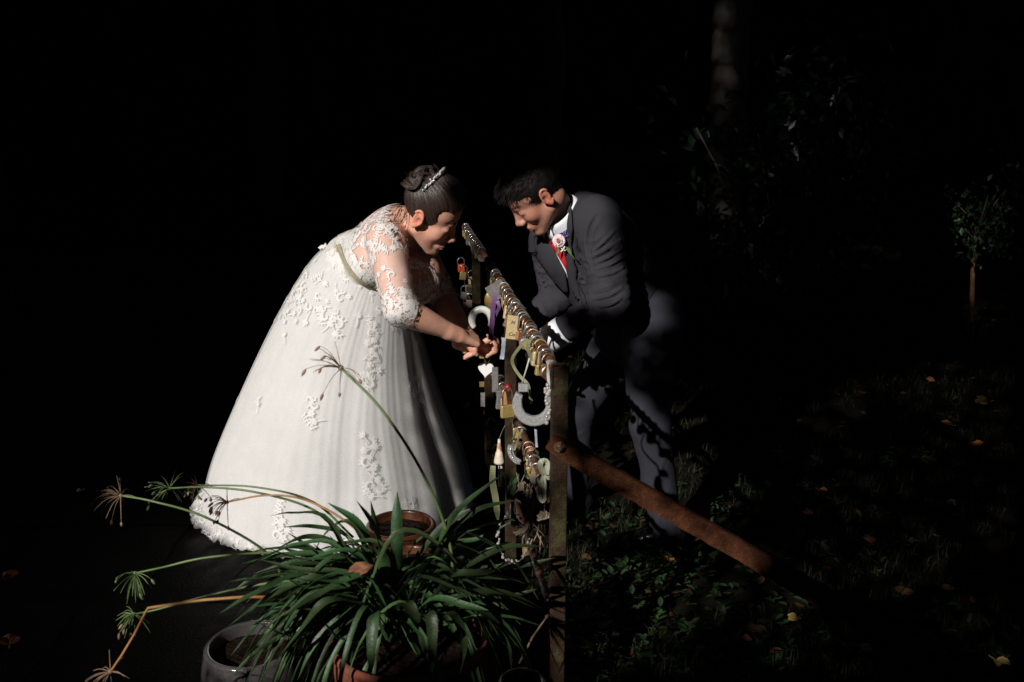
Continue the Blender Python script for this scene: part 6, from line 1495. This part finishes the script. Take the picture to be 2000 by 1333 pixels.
lit.append((region([P(965, 730, 2.7), P(1085, 720, 2.3), P(1085, 940, 2.4), P(960, 930, 2.9), P(935, 700, 3.5), P(940, 850, 3.4), P(1000, 720, 3.3)], .02), .0))
lit.append((region([P(960, 930, 2.8), P(1085, 930, 2.35), P(1085, 1090, 2.4), P(970, 1090, 2.8)], .02), .35))
lit.append((region([P(1080, 710, 2.3), P(1112, 860, 2.3), P(1112, 1333, 2.3), P(1070, 1333, 2.3)], .03), .15))
lit.append((region([P(1080, 850, 2.3), P(1300, 950, 2.3), P(1502, 1085, 2.3), P(1504, 1145, 2.3), P(1280, 1040, 2.3), P(1080, 910, 2.3)], .0), .48))
lit.append((region([P(200, 930, 2.25), P(560, 1000, 2.2), P(660, 680, 2.1), P(900, 1000, 2.1), P(1050, 1060, 2.1), P(1050, 1200, 2.1), P(700, 1330, 2.), P(420, 1333, 2.4), P(180, 1333, 2.0), P(200, 1100, 2.2)], .02), .18))
lit.append((region([P(1270, 560, 3.4), P(1312, 600, 3.4), P(1300, 640, 3.3), P(1215, 640, 3.3), P(1262, 600, 3.3)], .0), .1))
lit.append((region([P(1210, 650, 3.3), P(1300, 660, 3.3), P(1300, 950, 3.3), P(1320, 1040, 3.3), P(1270, 960, 3.3), P(1235, 760, 3.3)], .0), .8))
lit.append((region([P(1110, 740, 3.6), P(1150, 740, 3.6), P(1145, 900, 3.6), P(1110, 900, 3.6)], .0), .8))
lit.append((region([G(1130, 1000), G(1320, 1020), G(1480, 1130), G(1380, 1330), G(1130, 1330)], .0), .95))
lit.append((region([G(1320, 980), G(1700, 700), G(1990, 700), G(1990, 1333), G(1500, 1333)], .0), .962))
lit.append((region([P(1380, 0, 9.4), P(1440, 0, 9.4), P(1440, 520, 9.4), P(1380, 520, 9.4)], .0), .965))
lit.append((region([P(1360, 180, 8), P(1660, 120, 8), P(1700, 400, 8), P(1500, 520, 8), P(1360, 450, 8)], .1), .95))
lit.append((region([P(1850, 340, 6.5), P(2000, 340, 6.5), P(2000, 500, 6.5), P(1900, 690, 6.5), P(1860, 480, 6.5)], .0), .97))
lit.append((region([P(0, 950, 3.), P(400, 900, 4), P(500, 1200, 2.6), P(0, 1333, 2.)], .0), .86))
def inpoly(K, Z, poly):
    r = np.zeros(len(K), bool); j = len(poly)-1
    for i in range(len(poly)):
        (xi, yi), (xj, yj) = poly[i], poly[j]
        c = ((yi > Z) != (yj > Z)) & (K < (xj-xi)*(Z-yi)/((yj-yi) if yj != yi else 1e-9)+xi); r ^= c; j = i
    return r
def cover(K, Z):
    c = np.ones(len(K))
    for poly, v_ in lit: c = np.where(inpoly(K, Z, poly), np.minimum(c, v_), c)
    for i_, poly in enumerate(dark): c = np.where(inpoly(K, Z, poly), np.maximum(c, .955 if i_ in (1, 2) else 1.), c)
    return c
dark = [region([P(1512, 1075, 2.3), P(1512, 1165, 2.3), P(1960, 1420, 2.3), P(1960, 1330, 2.3)], .0),
        region([P(930, 270, 3.2), P(1120, 270, 3.3), P(1120, 345, 3.3), P(1040, 352, 3.22), P(960, 368, 3.2)], .0),
        region([P(878, 350, 3.36), P(868, 372, 3.34), P(880, 392, 3.34), P(912, 404, 3.34), P(935, 300, 3.36), P(885, 300, 3.36)], .0),
        region([P(1170, 1040, 3.35), P(1345, 1040, 3.35), P(1345, 1095, 3.3), P(1170, 1095, 3.3)], .0)]
def opening(K, Z):
    return (K > -4.6) & (K < 1.6) & (Z < 10.3)
# solid core of the added sun screen, left open at the gap, and leafy skin
gs_ = .30; kk = np.arange(-13.2, 34, gs_); zz = np.arange(0, 22.5, gs_)
mbv = []; mbF = []
KK, ZZ = np.meshgrid(kk, zz, indexing='ij'); pts = np.stack([KK.ravel(), ZZ.ravel()*1., np.zeros(KK.size)], 1); bz = vnoise(pts, .7, 4)*.35+vnoise(pts, 2.1, 6)*.15
ZZ2 = ZZ.ravel()+0; top_ = 20.8+1.2*vnoise(pts*[1, 0, 0], .4, 9); ZZ2 = np.minimum(ZZ2, top_)
for s_ in (-.6, .6):
    d_ = s_+bz*(1 if s_ > 0 else -1); mbv.append(wall_pt(KK.ravel(), ZZ2, d_))
n_k, n_z = len(kk), len(zz); I = np.arange(n_k*n_z).reshape(n_k, n_z); N_ = n_k*n_z
op = opening(KK[:-1, :-1]+gs_/2, ZZ[:-1, :-1]+gs_/2)
qf = np.stack([I[:-1, :-1], I[1:, :-1], I[1:, 1:], I[:-1, 1:]], -1)[~op]
sun_screen = thing('sun_screen', wall_pt(np.array(-8.), np.array(0.)), 'off-frame leaf screen added to block the sun, its gap shaped to the lit areas', 'sun_screen')
hc_ = np.concatenate([qf, qf[:, ::-1]+N_]); 
obj('screen_core', np.concatenate(mbv), hc_, M['sun_screen'], sun_screen, smooth=False)
def hskin(r, n):
    k = r.uniform(-13, 34, n); z = r.random(n)*20.8; ok = ~opening(k, z); k, z = k[ok], z[ok]; d = np.where(r.random(len(k)) < .5, -1, 1)*r.uniform(.5, 1., len(k)); p = wall_pt(k, z, d); return p, r.normal(0, 1, p.shape)
leafcloud('foliage', 32000, hskin, .34, M['sun_screen'], sun_screen, 91, .6)  # leafy skin of the added sun screen
# added leaves in the gap, their density set by the lit and dark areas
rg = np.random.default_rng(5); n = 330000
k = rg.uniform(-4.8, 1.8, n); z = rg.uniform(-.1, 10.6, n); d = rg.uniform(-.45, .45, n)
cv = cover(k, z)
sz = np.where(cv > .99, .11, np.where(np.abs(cv-.38) < .001, .026, .055))*rg.uniform(.7, 1.25, n)
# leaves wholly inside shade: keep well clear of the lit openings
nearlit = np.zeros(n, bool)
for dk, dz in ((.035, 0), (-.035, 0), (0, .035), (0, -.035)): nearlit |= cover(k+dk, z+dz) < .9
sz = np.where(nearlit & (cv > .99), .045, sz)
clump = .5+.5*vnoise(np.stack([k, z, 0*k], 1), 3.2, 7)               # screen leaves set in clumps
dens = n/(6.6*10.7)
prob = np.where(cv > .99, np.where(nearlit, 1., .42), np.where(cv <= .001, 0, np.clip(-np.log(1-np.clip(cv, 0, .985))/(dens*.42*sz**2)*(.35+1.2*clump), 0, 1)))
kp = rg.random(n) < prob; k, z, d, sz = k[kp], z[kp], d[kp], sz[kp]
off = d; c3 = wall_pt(k, z+off*TE*1., d)                              # deeper leaves sit higher, in line with the sun's slope
c3[:, 2] = z+d*TE
nn = np.tile(SUN_DIR, (len(k), 1))+rg.normal(0, .38, (len(k), 3)); nn /= np.linalg.norm(nn, axis=1)[:, None]
u = rg.normal(0, 1, (len(k), 3)); u -= nn*(u*nn).sum(1)[:, None]; u /= np.linalg.norm(u, axis=1)[:, None]; b = np.cross(nn, u); S = sz[:, None]
vv = np.stack([c3-u*S*.55, c3-u*S*.1+b*S*.33, c3+u*S*.3+b*S*.2, c3+u*S*.55, c3+u*S*.3-b*S*.2, c3-u*S*.1-b*S*.33], 1).reshape(-1, 3)
bi = np.arange(len(k))[:, None]*6; FF = np.concatenate([bi+np.array([0, 1, 4, 5]), bi+np.array([1, 2, 3, 4])])
bgh = obj('screen_leaves', vv, FF, M['sun_screen'], sun_screen, smooth=False); bgh['kind'] = 'stuff'
mb = MB()
for q in range(16):
    a = rnd.uniform(-4.4, 1.4); z1 = rnd.uniform(4.6, 8); mb.tube(spline([wall_pt(np.array(a), np.array(z1)), wall_pt(np.array(a+rnd.uniform(-.4, .4)), np.array(z1+.25), .1), wall_pt(np.array(a+rnd.uniform(-1, 1)), np.array(z1+.1), .2)], 8), [.02-.002*i for i in range(8)], 6)
mb.build('branch', M['bark'], sun_screen)  # branches of the added sun screen
